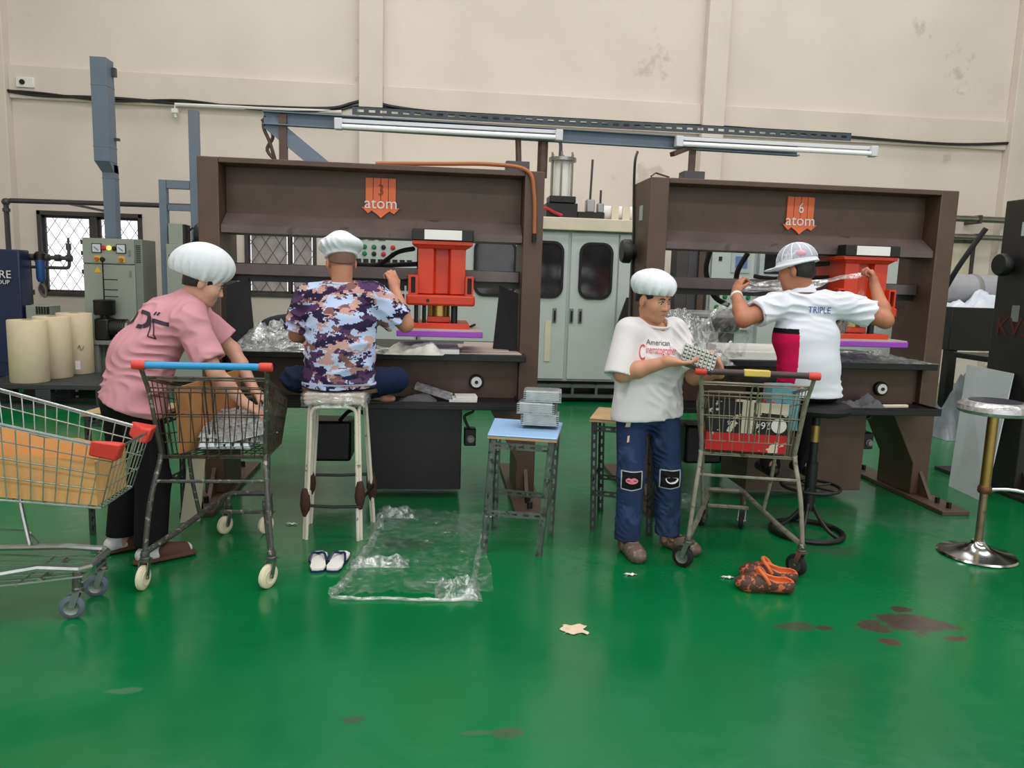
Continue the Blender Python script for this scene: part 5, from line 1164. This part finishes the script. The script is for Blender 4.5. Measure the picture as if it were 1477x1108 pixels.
def poly_mesh(polys):
    mb = MB()
    for P in polys: mb.add([(x, y, 0) for x, y in P], [tuple(range(len(P)))])
    me = bpy.data.meshes.new('print'); me.from_pydata(mb.v, [], mb.f); return me
def person(label, group=None): return thing('person', label, 'person')
def A(*v): return np.array(v, float)
def bouffant(name, par, c, R, r, edge_p, edge_n, amp=.012, seed=1, h=.005, smoothk=.03, mat=None):
    c = A(*c); m = max(r)+.05; s = SDF(c-m, c+m, h)
    s.ell(c, r, R, .01)
    n = unit(edge_n); ep = A(*edge_p)
    rng = np.random.RandomState(seed); ph = rng.rand(8)*6.28
    def fn(x, y, z):
        q = np.stack([x-c[0], y-c[1], z-c[2]], 1)@R; a = np.arctan2(q[:, 0], q[:, 1])
        d = -((x-ep[0])*n[0]+(y-ep[1])*n[1]+(z-ep[2])*n[2]); w = np.exp(-np.clip(d, 0, 1)/.045)
        g = 1.2-2.4*np.sqrt(np.abs(np.sin(a*6.5+ph[0]+np.sin(a*3+ph[1])*1.2)))+.5*np.sin(a*19+ph[2]+q[:, 2]*30)
        lump = np.sin(q[:, 0]*24+ph[3])*np.sin(q[:, 1]*21+ph[4])*.5+np.sin(q[:, 2]*30+q[:, 0]*14+ph[5])*.4
        return (amp*w*g+.008*lump+.014*w).astype(np.float32)
    s.disp(fn, .05); s.plane(ep, n)
    return s.build(name, mat or m_capw, par, None, 2)

# ======================= woman in white T-shirt
sk = skin('skin_tan', (196, 142, 112)); T = person('person in a white printed T-shirt, ripped jeans and white cap holding a tray')
f = unit((.35, -.94, 0)); rg = unit(np.cross(f, (0, 0, 1))); C = A(1.17, 3.97, 0); Z = A(0, 0, 1)
hc = A(1.158, 3.93, 1.415); hR = basis((.50, -.85, -.22)); hs = .97
Rs, Ls = C+rg*.155+Z*1.24, C-rg*.155+Z*1.24
Re, Rw = A(.985, 3.84, 1.02), A(1.2, 3.73, 1.105); Le, Lw = A(1.41, 3.93, 1.0), A(1.5, 3.8, 1.045)
legs = [(A(1.085, 3.96, .8), A(1.085, 3.92, .44), A(1.085, 3.93, .1)), (A(1.27, 3.99, .8), A(1.305, 3.95, .44), A(1.345, 4.02, .1))]
s = SDF((.85, 3.5, 0.02), (1.75, 4.25, 1.6), .005)
s.cap(C+Z*.85, C+Z*1.18, .1, .1, .03, side=rg, ks=1.4); s.cap(Rs, Ls, .045, None, .05); s.cap(C+f*.0+Z*1.22, hc-hR@A(0, .02, .06), .052, .05, .04)
P = add_head(s, hc, hR, hs); arm(s, Rs, Re, Rw, (.05, .043, .042, .027)); arm(s, Ls, Le, Lw, (.05, .043, .042, .027))
hand(s, Rw, (.96, -.1, -.12), (.1, .15, .98), -1, .35); hand(s, Lw, (-.25, -.25, .75), (-.85, .1, -.2), -1, .7)
for a, b, c_ in legs: s.cap(a, b, .075, .05, .03); s.cap(b, c_-Z*.05, .05, .035, .02)
body = s.build('body', sk, T); face_parts(body, P, hR, hs); add_hair(body, P, hR, hs, hc, low=-.005, front=.05, slope=.1)
s = SDF((.82, 3.6, .7), (1.62, 4.3, 1.36), .006)
s.cap(C+Z*.78, C+Z*1.02, .146, .128, .03, side=rg, ks=1.5); s.cap(C+Z*1.28, C+rg*.13+Z*1.245, .045, .06, .04); s.cap(C+Z*1.28, C-rg*.13+Z*1.245, .045, .06, .04); s.cap(C+Z*1.0, C+Z*1.19, .125, .108, .05, side=rg, ks=1.42); s.cap(C+rg*.125+Z*1.235, C-rg*.125+Z*1.235, .06, None, .05); s.ell(C+f*.07+Z*1.1, (.13, .1, .09), None, .05)
s.cap(Rs, A(.97, 3.845, 1.01), .07, .082, .035, flat=1); s.cap(Ls, A(1.4, 3.94, 1.04), .07, .08, .035, flat=1)
s.disp(wrinkle(.007, 5, 30, (.4, .2, 1)), .04)
s.cap(C+Z*1.27+f*.02, hc-Z*.05, .068, .075, .008, 's'); s.cap(A(.971, 3.846, 1.02), A(.95, 3.84, .93), .062, .07, .006, 's'); s.plane((1.17, 3.97, .768), (.06, 0, -1))
tee = s.build('t_shirt', m_tee, T)
MB().tube([tuple(C+Z*1.285+f*.02+(rg*math.cos(a)*.082+f*math.sin(a)*.078)+Z*(-.02*math.sin(a))) for a in np.linspace(0, 2*PI, 30, endpoint=False)], .007, 6, closed=True).build('collar', m_tee, tee)
pj = unit((-.12, -.99, .06)); px_ = unit((.99, -.1, -.03)); fr = lambda x, y, z, dx=None: frame((x, y, z), dx if dx is not None else px_, np.cross(pj, px_))
project_text('American', .042, m_print, tee, fr(1.165, 3.75, 1.195), tee, .8); project_text('inematographer', .062, m_printr, tee, fr(1.18, 3.75, 1.155), tee, .42); project_text('C', .12, m_printr, tee, fr(1.077, 3.75, 1.14), tee, .42)
s = SDF((.9, 3.75, .05), (1.6, 4.25, .92), .006); s.ell(C+Z*.8, (.165, .12, .11), np.stack([rg, f, Z], 1), .03)
for a, b, c_ in legs: s.cap(a, b, .09, .076, .035); s.cap(b, c_-Z*.06, .076, .07, .02)
s.disp(wrinkle(.005, 9, 40, (.2, 0, 1)), .04); s.plane((0, 0, .085), (0, 0, -1)); s.plane((0, 0, .88), (0, 0, 1))
jeans = s.build('jeans', m_denim, T)
for i, (kx, ky) in enumerate(((1.062, 3.8), (1.285, 3.83))):
    fk = frame((kx, ky, .44), unit((.98, -.2, 0)), Z)
    pm = poly_mesh([[(-.055+.01375*gx, -.05+.0125*gy) for gx, gy in ((a, b), (a+1, b), (a+1, b+1), (a, b+1))] for a in range(8) for b in range(8)])
    pt = project_text('', 1, m_blackc, jeans, fk, jeans, name='knee_patch', me=pm, off=.003, cuts=0)
    edge = [(-.055, -.05), (0, -.055), (.055, -.045), (.054, .05), (.0, .048), (-.056, .05)]
    for k in range(6):
        a, b = Vec(edge[k]), Vec(edge[(k+1) % 6]); nrm = Vec((-(b-a).y, (b-a).x)).normalized()*.003
        project_text('', 1, m_sheet, pt, fk, jeans, name='frayed_edge', me=poly_mesh([[a+(b-a)*j/6-nrm, a+(b-a)*(j+1)/6-nrm, a+(b-a)*(j+1)/6+nrm, a+(b-a)*j/6+nrm] for j in range(6)]), off=.006, cuts=0)
    if i == 0:
        lip = [[(.0, .0)]+[(.034*math.cos(t+j*.26), .018*math.sin(t+j*.26)*(1-.35*math.exp(-((t-1.57)/.3)**2))) for j in (0, 1)] for t in np.arange(0, 6.28, .26)]
        project_text('', 1, M('pink_lips', (226, 130, 150), .6), pt, fk, jeans, name='lips_print', me=poly_mesh(lip), off=.007, cuts=0)
        project_text('', 1, m_print, pt, fk, jeans, name='lips_line', me=poly_mesh([[(-.025, -.002), (.025, -.002), (.025, .002), (-.025, .002)]]), off=.009, cuts=0)
    else:
        for nm, mt, poly, o_ in (('eye_print', m_white, [(.01+.036*math.cos(t), .003+.028*math.sin(t)*(1 if t > PI else .35)) for t in np.arange(0, 6.28, .3)], .007), ('pupil_print', m_blackc, [(.005+.014*math.cos(t), .0+.014*math.sin(t)) for t in np.arange(0, 6.28, .4)], .009)):
            project_text('', 1, mt, pt, fk, jeans, name=nm, me=poly_mesh([[(poly[0][0], poly[0][1])]+[poly[k], poly[k+1]] for k in range(1, len(poly)-1)]), off=o_, cuts=0)
for x0_, z0_, w_, h_ in ((.995, .745, .03, .035), (1.0, .665, .014, .04)):
    project_text('', 1, M('frayed_hole', (222, 196, 180), .9), jeans, frame((x0_+.03, 3.8, z0_), unit((.97, -.22, 0)), Z), jeans, name='rip', me=poly_mesh([[(-w_/2, -h_/2), (w_/2*.7, -h_/2*.8), (w_/2, h_/2), (-w_/2*.6, h_/2*.8)]]), off=.005, cuts=0)
bouffant('bouffant_cap', T, P(0, -.022, .078), hR, (.117, .135, .085), P(0, 0, .026), hR@A(0, .16, -1), seed=3)
clog(T, 1.1, 3.885, PI-.08+.25, m_clogb, m_clogbs, 'clog_shoe', worn=True); clog(T, 1.4, 3.965, PI+.62, m_clogb, m_clogbs, 'clog_shoe', worn=True)
tr = tag(tray_mesh(.175, .12, 8, 5, .01).box(-.0875, .0875, -.06, .06, -.03, 0).build('blister_tray', m_tray2, None), 'dark grey blister tray held in the hands of the woman in the white T-shirt', 'tray')
tr.location = (1.36, 3.735, 1.125); tr.rotation_euler = (.85, .3, -.25)

# ======================= woman in pink
sk = skin('skin_light', (206, 158, 134)); T = person('person in a pink T-shirt and black trousers bending over the blue-handled cart')
f = unit((.8, .55, 0)); rg = unit(np.cross(f, Z)); hc = A(-1.195, 4.06, 1.435); hR = basis((.84, .22, -.42), (0.1, 0, 1)); hs = .96
pel, mid, ch, nk = A(-1.555, 4.0, .86), A(-1.5, 4.03, 1.04), A(-1.385, 4.06, 1.215), A(-1.265, 4.07, 1.325)
Rs, Ls = A(-1.235, 3.945, 1.235), A(-1.34, 4.24, 1.3); Re, Rw = A(-1.105, 3.905, .98), A(-.975, 3.95, .815); Le, Lw = A(-1.12, 4.3, 1.06), A(-.98, 4.2, .84)
legs = [(A(-1.505, 3.965, .8), A(-1.425, 3.9, .42), A(-1.435, 3.85, .1)), (A(-1.625, 4.05, .8), A(-1.595, 4.03, .42), A(-1.64, 4.01, .1))]
s = SDF((-1.85, 3.7, .01), (-.75, 4.45, 1.62), .0055)
s.cap(mid, ch, .1, .1, .03, side=rg, ks=1.3); s.cap(ch, nk, .09, .05, .03); s.cap(nk, hc+hR@A(0, -.03, -.05), .05, .047, .03); s.cap(Rs, Ls, .045, None, .05)
P = add_head(s, hc, hR, hs); arm(s, Rs, Re, Rw, (.045, .04, .037, .025)); arm(s, Ls, Le, Lw, (.045, .04, .037, .025)); hand(s, Rw, (.75, .3, -.5), (-.3, .2, -.9), 1, .5); hand(s, Lw, (.7, .0, -.6), (-.3, 0, -.9), -1, .5)
for a, b, c_ in legs: s.cap(a, b, .075, .05, .03); s.cap(b, c_-Z*.05, .05, .035, .02)
body = s.build('body', sk, T); face_parts(body, P, hR, hs); add_hair(body, P, hR, hs, hc, low=-.03, front=.052, slope=.2, thick=.007)
s = SDF((-1.9, 3.68, .66), (-.95, 4.5, 1.45), .006)
s.cap(nk-Z*.0, Rs, .06, .06, .04); s.cap(nk-Z*.0, Ls, .06, .06, .04); s.cap(pel-Z*.08, mid, .168, .15, .03, side=rg, ks=1.2); s.cap(mid, ch, .148, .138, .05, side=rg, ks=1.2); s.cap(ch, nk-A(.02, 0, .02), .13, .085, .05, side=rg, ks=1.15); s.cap(Rs, Ls, .068, None, .06)
s.cap(Rs, Re+(Rs-Re)*.22, .075, .085, .05, flat=1); s.cap(Ls, Le+(Ls-Le)*.2, .075, .085, .05, flat=1); s.disp(wrinkle(.0048, 21, 24, (.5, .1, 1)), .04)
s.cap(nk+A(.03, 0, .01), hc, .058, .07, .008, 's'); e = Re+(Rs-Re)*.22; s.cap(e+(Rs-e)*.06, Re, .058, .064, .006, 's'); s.plane((-1.555, 4.0, .80), (-.36, .05, -.92))
tee = s.build('t_shirt', m_pink, T)
pj = unit((-.42, -.8, .42)); tx = unit(np.cross(Z, pj)); tx = unit(tx+A(0, 0, -.2)); ty = np.cross(pj, tx)
def arc(cx, cy, r0, a0, a1, w, n=10):
    return [[(cx+(r0-w/2)*math.cos(a), cy+(r0-w/2)*math.sin(a)), (cx+(r0+w/2)*math.cos(a), cy+(r0+w/2)*math.sin(a)), (cx+(r0+w/2)*math.cos(b), cy+(r0+w/2)*math.sin(b)), (cx+(r0-w/2)*math.cos(b), cy+(r0-w/2)*math.sin(b))] for a, b in zip(np.linspace(a0, a1, n+1)[:-1], np.linspace(a0, a1, n+1)[1:])]
def seg(x0, y0, x1, y1, w, n=5):
    d = Vec((x1-x0, y1-y0)); k = Vec((-d.y, d.x)).normalized()*w/2; a = Vec((x0, y0))
    return [[a+d*i/n-k, a+d*(i+1)/n-k, a+d*(i+1)/n+k, a+d*i/n+k] for i in range(n)]
tsu = lambda x: seg(x-.035, .034, x, .034, .017)+arc(x, .004, .03, PI/2, -1.1, .017)+seg(x+.012, -.024, x-.02, -.03, .017, 3)
polys = tsu(-.09)+tsu(.0)+seg(.043, .052, .04, .036, .007, 2)+seg(.056, .054, .053, .038, .007, 2)+seg(.04, .012, .11, .02, .017)+seg(.035, .008, .05, -.055, .005)+seg(.05, .005, .072, -.052, .005)+seg(.05, -.055, .072, -.052, .005, 2)
project_text('', 1, m_print, tee, frame((-1.452, 3.92, 1.235), tx, ty), tee, name='printed_text', me=poly_mesh([[(x*1.22, y*1.22) for x, y in q] for q in polys]), off=.0035, cuts=0)
s = SDF((-1.9, 3.7, .06), (-1.2, 4.3, .98), .006); s.ell(pel-Z*.03, (.16, .14, .12), np.stack([rg, f, Z], 1), .03)
for a, b, c_ in legs: s.cap(a, b, .103, .085, .04); s.cap(b, c_-Z*.06, .085, .078, .02)
s.disp(wrinkle(.005, 31, 34, (.2, 0, 1)), .04); s.plane((0, 0, .095), (0, 0, -1)); s.build('trousers', m_blackc, T)
bouffant('bouffant_cap', T, P(0, -.045, .08), basis((.84, .22, -.1), (.1, 0, 1)), (.125, .162, .112), P(0, 0, .0), hR@A(0, -.1, -1)+A(.1, 0, -.3), amp=.012, seed=8)
m_slip = cloth('brown_slipper', (92, 66, 56)); m_sock = cloth('white_sock', (214, 216, 218))
for i, (hx_, hy_, a) in enumerate(((-1.42, 3.85, -.95), (-1.64, 4.01, -.85))):
    d = A(-math.sin(a), math.cos(a), 0); c0 = A(hx_, hy_, 0); s = SDF(c0+A(-.12, -.12, 0)-.1, c0+A(.3, .3, .16), .006)
    s.cap(c0-d*.05+Z*.05, c0+Z*.1, .034, .037, .02); s.cap(c0-d*.05+Z*.045, c0+d*.16+Z*.038, .032, .034, .02); s.plane((0, 0, .012), (0, 0, -1)); sc_ = s.build('sock', m_sock, T)
    s = SDF(c0+A(-.12, -.12, 0)-.1, c0+A(.3, .3, .16), .006); n_ = A(d[1], -d[0], 0)
    s.cap(c0-d*.06+Z*.015, c0+d*.17+Z*.015, .042, .046, .01, side=Z, ks=.32); s.cap(c0+d*.05+Z*.05, c0+d*.15+Z*.036, .045, .04, .02); s.plane((0, 0, .0), (0, 0, -1)); s.plane(tuple(c0+d*.215), tuple(d)); s.build('slipper', m_slip, T)

# ======================= man in camouflage
sk = skin('skin_brown', (190, 132, 104)); T = person('person in a purple and white pixel camouflage shirt sitting at the left press')
f = unit((.0, 1, 0)); rg = A(1, 0, 0); hc = A(-.535, 4.37, 1.565); hR = basis((-.3, .93, -.2)); hs = .98
pel, ch, nk = A(-.54, 4.32, .9), A(-.535, 4.33, 1.24), A(-.53, 4.35, 1.43)
Ls, Rs = A(-.715, 4.34, 1.355), A(-.345, 4.34, 1.375); Le, Lw = A(-.8, 4.46, 1.14), A(-.68, 4.68, 1.09); Re, Rw = A(-.17, 4.42, 1.215), A(-.245, 4.56, 1.42)
legs = [(A(-.64, 4.34, .885), A(-.84, 4.56, .865), A(-.62, 4.7, .765)), (A(-.44, 4.34, .885), A(-.235, 4.56, .87), A(-.42, 4.68, .765))]
s = SDF((-1.05, 4.1, .66), (-.05, 4.9, 1.74), .0055)
s.cap(pel+Z*.12, ch, .09, .11, .03, side=rg, ks=1.35); s.cap(Ls, Rs, .05, None, .05); s.cap(nk-Z*.05, hc+hR@A(0, -.03, -.04), .058, .056, .03); P = add_head(s, hc, hR, hs)
arm(s, Ls, Le, Lw, (.055, .045, .042, .029)); arm(s, Rs, Re, Rw, (.055, .045, .042, .029)); hand(s, Lw, (.8, .5, -.1), (0, .1, -1), 1, .5); hand(s, Rw, (-.15, .15, .95), (-.6, .75, .0), -1, 1.0)
for (a, b, c_), sg in zip(legs, (-1, 1)):
    s.cap(a, b, .08, .06, .03); s.cap(b, c_, .058, .04, .02); t_ = c_+A(.13*sg*.9, -.05, -.018); s.cap(c_+A(-.03*sg, .02, -.005), t_, .034, .03, .02, side=Z, ks=.8); s.cap(t_, t_+A(.05*sg, -.01, -.004), .028, .018, .01, side=A(0, 1, 0), ks=1.3)
body = s.build('body', sk, T); face_parts(body, P, hR, hs); add_hair(body, P, hR, hs, hc, low=.0, front=.0, slope=.3, thick=.003).data.materials[0] = M('cropped_hair', (112, 82, 70), .7, var=.15, scale=40)
s = SDF((-1.0, 4.1, .8), (-.05, 4.62, 1.5), .006)
s.cap(nk-Z*.01, Ls+A(.03, 0, .01), .05, .06, .04); s.cap(nk-Z*.01, Rs+A(-.03, 0, .01), .05, .06, .04); s.cap(pel-Z*.03, A(-.535, 4.31, 1.1), .152, .132, .03, side=rg, ks=1.38); s.cap(A(-.535, 4.31, 1.08), ch, .132, .135, .05, side=rg, ks=1.38); s.cap(ch, nk-Z*.09, .135, .1, .05, side=rg, ks=1.45); s.cap(Ls+A(.03, 0, .0), Rs-A(.03, 0, 0), .07, None, .05)
s.cap(Ls, A(-.785, 4.42, 1.175), .082, .088, .035, flat=1); s.cap(Rs, A(-.215, 4.4, 1.245), .082, .094, .035, flat=1); s.disp(wrinkle(.006, 41, 24, (.3, .1, 1)), .04)
s.cap(nk-A(0, .0, .0), hc, .066, .075, .008, 's'); s.cap(A(-.222, 4.398, 1.25), Re, .068, .072, .006, 's'); s.cap(A(-.78, 4.415, 1.185), Le, .064, .068, .006, 's')
s.plane((0, 4.3, .868), (0, .12, -1))
tee = s.build('t_shirt', camo_mat(), T); m_trim = cloth('pale_blue_trim', (188, 200, 232))
MB().tube([(-.53+.07*math.cos(a), 4.355+.068*math.sin(a), 1.447+.008*math.sin(a)) for a in np.linspace(0, 2*PI, 30, endpoint=False)], .011, 7, closed=True).build('collar', m_trim, tee)
pm = poly_mesh(seg(-.205, .012, .205, .012, .011, 44)); project_text('', 1, m_trim, tee, frame((-.535, 4.1, .873), (1, 0, 0), (0, 0, 1)), tee, name='hem_piping', me=pm, cuts=0, off=.005)
s = SDF((-1.05, 4.1, .66), (-.05, 4.9, 1.02), .006); s.ell(pel+A(0, .02, .02), (.19, .16, .085), None, .03)
for a, b, c_ in legs: s.cap(a, b, .095, .074, .04); s.cap(b, b+(c_-b)*.8, .074, .056, .03)
s.disp(wrinkle(.005, 51, 30, (.7, .2, .4)), .04); s.plane((0, 0, .845), (0, 0, -1), (-.75, 4.1, .6), (-.33, 4.47, 1)); s.build('jeans', m_navy, T)
c_ = P(0, -.01, .06); m_ = .2; s = SDF(np.array(c_)-m_, np.array(c_)+m_, .005)
s.ell(P(0, -.01, .09), (.125, .135, .06), hR, .01); s.disp(wrinkle(.008, 61, 40, (1, 1, .5)), .04); s.cap(P(0, -.01, .025), P(0, -.008, .085), .092, .092, .015, side=hR[:, 1], ks=1.12)
s.cap(P(0, .1, .05), P(0, .14, .04), .06, .05, .01, side=hR[:, 2], ks=.14); s.plane(P(0, 0, .022), hR@A(0, -.1, -1)); s.build('baker_cap', m_capw, T)

# ======================= man in white polo
sk = skin('skin_warm', (176, 116, 86)); T = person('person in a white polo shirt with magenta side panel pulling clear film')
rg = A(1, 0, 0); hc = A(2.085, 4.22, 1.6); hR = basis((-.72, .66, -.22)); hs = .97
pel, ch, nk = A(2.235, 4.24, .92), A(2.17, 4.21, 1.22), A(2.135, 4.21, 1.47)
Ls, Rs = A(1.965, 4.19, 1.395), A(2.375, 4.19, 1.41); Le, Lw = A(1.755, 4.14, 1.31), A(1.79, 4.36, 1.45); Re, Rw = A(2.62, 4.15, 1.325), A(2.625, 4.3, 1.53)
legs = [(A(2.15, 4.24, .895), A(2.1, 4.62, .83), A(2.16, 4.5, .37)), (A(2.33, 4.24, .895), A(2.42, 4.62, .83), A(2.4, 4.5, .37))]
s = SDF((1.6, 3.98, .24), (2.8, 4.75, 1.78), .006)
s.cap(pel+Z*.14, ch, .09, .105, .03, side=rg, ks=1.35); s.cap(Ls, Rs, .048, None, .05); s.cap(nk-Z*.06, hc+hR@A(0, -.025, -.04), .056, .054, .03); P = add_head(s, hc, hR, hs)
arm(s, Ls, Le, Lw, (.055, .046, .043, .028)); arm(s, Rs, Re, Rw, (.055, .046, .043, .028)); hand(s, Lw, (.15, .2, .6), (.8, .3, .0), -1, 1.1); hand(s, Rw, (-.15, .2, .95), (-.75, .5, .1), -1, 1.1)
for a, b, c_ in legs: s.cap(a, b, .08, .06, .03); s.cap(b, c_, .055, .038, .02); s.cap(c_, c_+A(0, .1, -.04), .035, .03, .02)
body = s.build('body', sk, T); face_parts(body, P, hR, hs); add_hair(body, P, hR, hs, hc, low=-.035, front=.02, slope=.3, thick=.005)
MB().lathe([(.033, -.008), (.036, -.006), (.036, .006), (.033, .008)], 18).build('white_bracelet', m_white, body).matrix_local = Matrix.Translation(Vec(Lw-(Lw-Le)*.08)) @ Vec((Lw-Le)).to_track_quat('Z', 'Y').to_matrix().to_4x4()
s = SDF((1.65, 3.95, .8), (2.75, 4.5, 1.55), .006)
s.cap(nk-Z*.03, Ls+A(.03, 0, .01), .05, .06, .04); s.cap(nk-Z*.03, Rs+A(-.03, 0, .01), .05, .06, .04); s.cap(pel-A(0, 0, .04), A(2.2, 4.2, 1.08), .158, .13, .03, side=rg, ks=1.25); s.cap(A(2.2, 4.2, 1.05), ch, .122, .128, .05, side=rg, ks=1.4); s.cap(ch, nk-Z*.1, .128, .09, .05, side=rg, ks=1.5); s.cap(Ls+A(.02, 0, 0), Rs-A(.02, 0, 0), .07, None, .05)
s.cap(Ls, A(1.835, 4.155, 1.345), .08, .084, .03, flat=1); s.cap(Rs, A(2.535, 4.165, 1.36), .08, .084, .03, flat=1); s.disp(wrinkle(.006, 71, 24, (.3, .1, 1)), .04)
s.cap(nk+A(0, .0, .0), hc, .062, .07, .008, 's'); s.cap(A(1.84, 4.16, 1.347), A(1.755, 4.13, 1.3), .06, .064, .006, 's'); s.cap(A(2.53, 4.165, 1.362), Re, .06, .064, .006, 's'); s.plane((0, 4.2, .868), (0, .05, -1))
polo = s.build('polo_shirt', [m_polo, m_mag, m_blackc], T, lambda X, Y, Zc: np.where((X < 2.075+(.035*(1.25-Zc))) & (Zc < 1.265) & (Y < 4.3), np.where(Zc > 1.235, 2, 1), 0), 1)
def col_pt(a, r_, z): return (2.13+r_*math.cos(a), 4.215+r_*.95*math.sin(a), z)
MB().grid(lambda u, v: col_pt(u*2*PI, .062+.022*v, 1.515-.045*v-.01*math.sin(u*2*PI)), 40, 4, .004).build('collar', m_polo, polo)
project_text('TRIPLE', .052, m_printb, polo, frame((2.19, 3.95, 1.375), (1, 0, -.02), (0, 0, 1)), polo, .95)
s = SDF((1.9, 4.0, .3), (2.7, 4.8, 1.02), .006); s.ell(pel+A(.01, .0, -.02), (.165, .14, .08), None, .03)
for a, b, c_ in legs: s.cap(a, b, .093, .078, .04); s.cap(b, c_-Z*.0, .078, .06, .03)
s.plane((0, 0, .832), (0, 0, -1), (1.9, 4.0, .3), (2.7, 4.46, 1)); s.build('trousers', m_blackc, T)
for a, b, c_ in legs:
    s = SDF(c_-.14, c_+.26, .007); s.cap(c_+A(0, -.04, -.035), c_+A(0, .15, -.045), .04, .038, .02); s.plane((0, 0, c_[2]-.068), (0, 0, -1)); s.build('shoe', m_black, T)
m_net = film_mat('cap_net', .5, (200, 204, 214), 60)
c_ = np.array(P(0, -.01, .06)); s = SDF(c_-.2, c_+.2, .005); s.ell(P(0, -.012, .055), (.098, .118, .105), hR, .01); s.plane(P(0, 0, .05), hR@A(0, -.05, -1)); crown = s.build('net_crown', M('net_fabric', (176, 180, 192), .8, var=.12, scale=9, wear=(214, 216, 224), wearamt=.3, wscale=8), T)
c2 = hR
s = SDF(c_-.22, c_+.22, .005); s.cap(P(0, -.01, .03), P(0, -.01, .062), .098, .1, .008, side=hR[:, 1], ks=1.17, flat=1); s.cap(P(0, .08, .034), P(0, .118, .03), .08, .07, .02, side=hR[:, 2], ks=.12); s.ell(P(0, 0, .03), (.112, .136, .012), hR, .02); s.plane(P(0, 0, .022), hR@A(0, -.08, -1)); s.build('cap_band', m_capw, T)
for a in range(6):
    t0 = a*PI/6; MB().tube([P(.1*math.sin(q)*math.cos(t0), -.012+.12*math.sin(q)*math.sin(t0), .055+.107*math.cos(q)) for q in np.linspace(-1.5, 1.5, 15)], .004, 5).build('cap_seam', m_capw, crown)
MB().ell(P(-.085, -.06, .085), (.012, .03, .02), 12, 8, Matrix([list(r_) for r_ in hR])).build('pink_badge', M('pink_badge', (232, 170, 190), .6), crown)
# film pulled between his hands and over the table
def ribbon(a, b, wid, sag, seed, tw=1.5):
    a, b = Vec(a), Vec(b)
    def fn(u, v):
        p = a+(b-a)*u; p.z -= sag*4*u*(1-u); q = (v-.5)*wid*(.6+.5*abs(mnoise.noise(Vec((u*4, seed, 0))))); an = tw*u+mnoise.noise(Vec((u*6, seed, v*2)))*.8
        return p+Vec((0, q*math.sin(an), q*math.cos(an)))+Vec((0, .02*mnoise.noise(Vec((u*8, v*5, seed))), .01*mnoise.noise(Vec((u*9, v*6, seed+3)))))
    return fn
film('stretched_film', ribbon((1.83, 4.42, 1.5), (2.6, 4.38, 1.6), .11, .03, 2.2), 50, 8, m_clear2, 'twisted band of clear film stretched between the hands of the polo man')
def drape(a, b, c, d, seed, amp=.05):
    a, b, c, d = map(Vec, (a, b, c, d))
    def fn(u, v):
        p = a*(1-u)*(1-v)+b*u*(1-v)+c*(1-u)*v+d*u*v; n = mnoise.noise(Vec((u*5, v*2.2, seed)))+.5*mnoise.noise(Vec((u*13, v*4, seed+2)))
        return p+Vec((.3*amp*n, amp*n, .4*amp*mnoise.noise(Vec((u*6, v*6, seed+7)))))
    return fn
film('draped_film', drape((1.76, 4.4, 1.42), (2.0, 4.5, 1.34), (1.42, 4.66, 1.02), (2.02, 4.72, 1.04), 1.1, .09), 40, 30, m_clear, 'sheet of clear film hanging from the polo man\'s raised left hand to the table')
film('draped_film', drape((2.6, 4.4, 1.5), (2.7, 4.42, 1.42), (2.4, 4.6, 1.04), (2.52, 4.68, 1.02), 5.3, .06), 24, 30, m_clear, 'strip of clear film hanging from the polo man\'s right hand to the table')
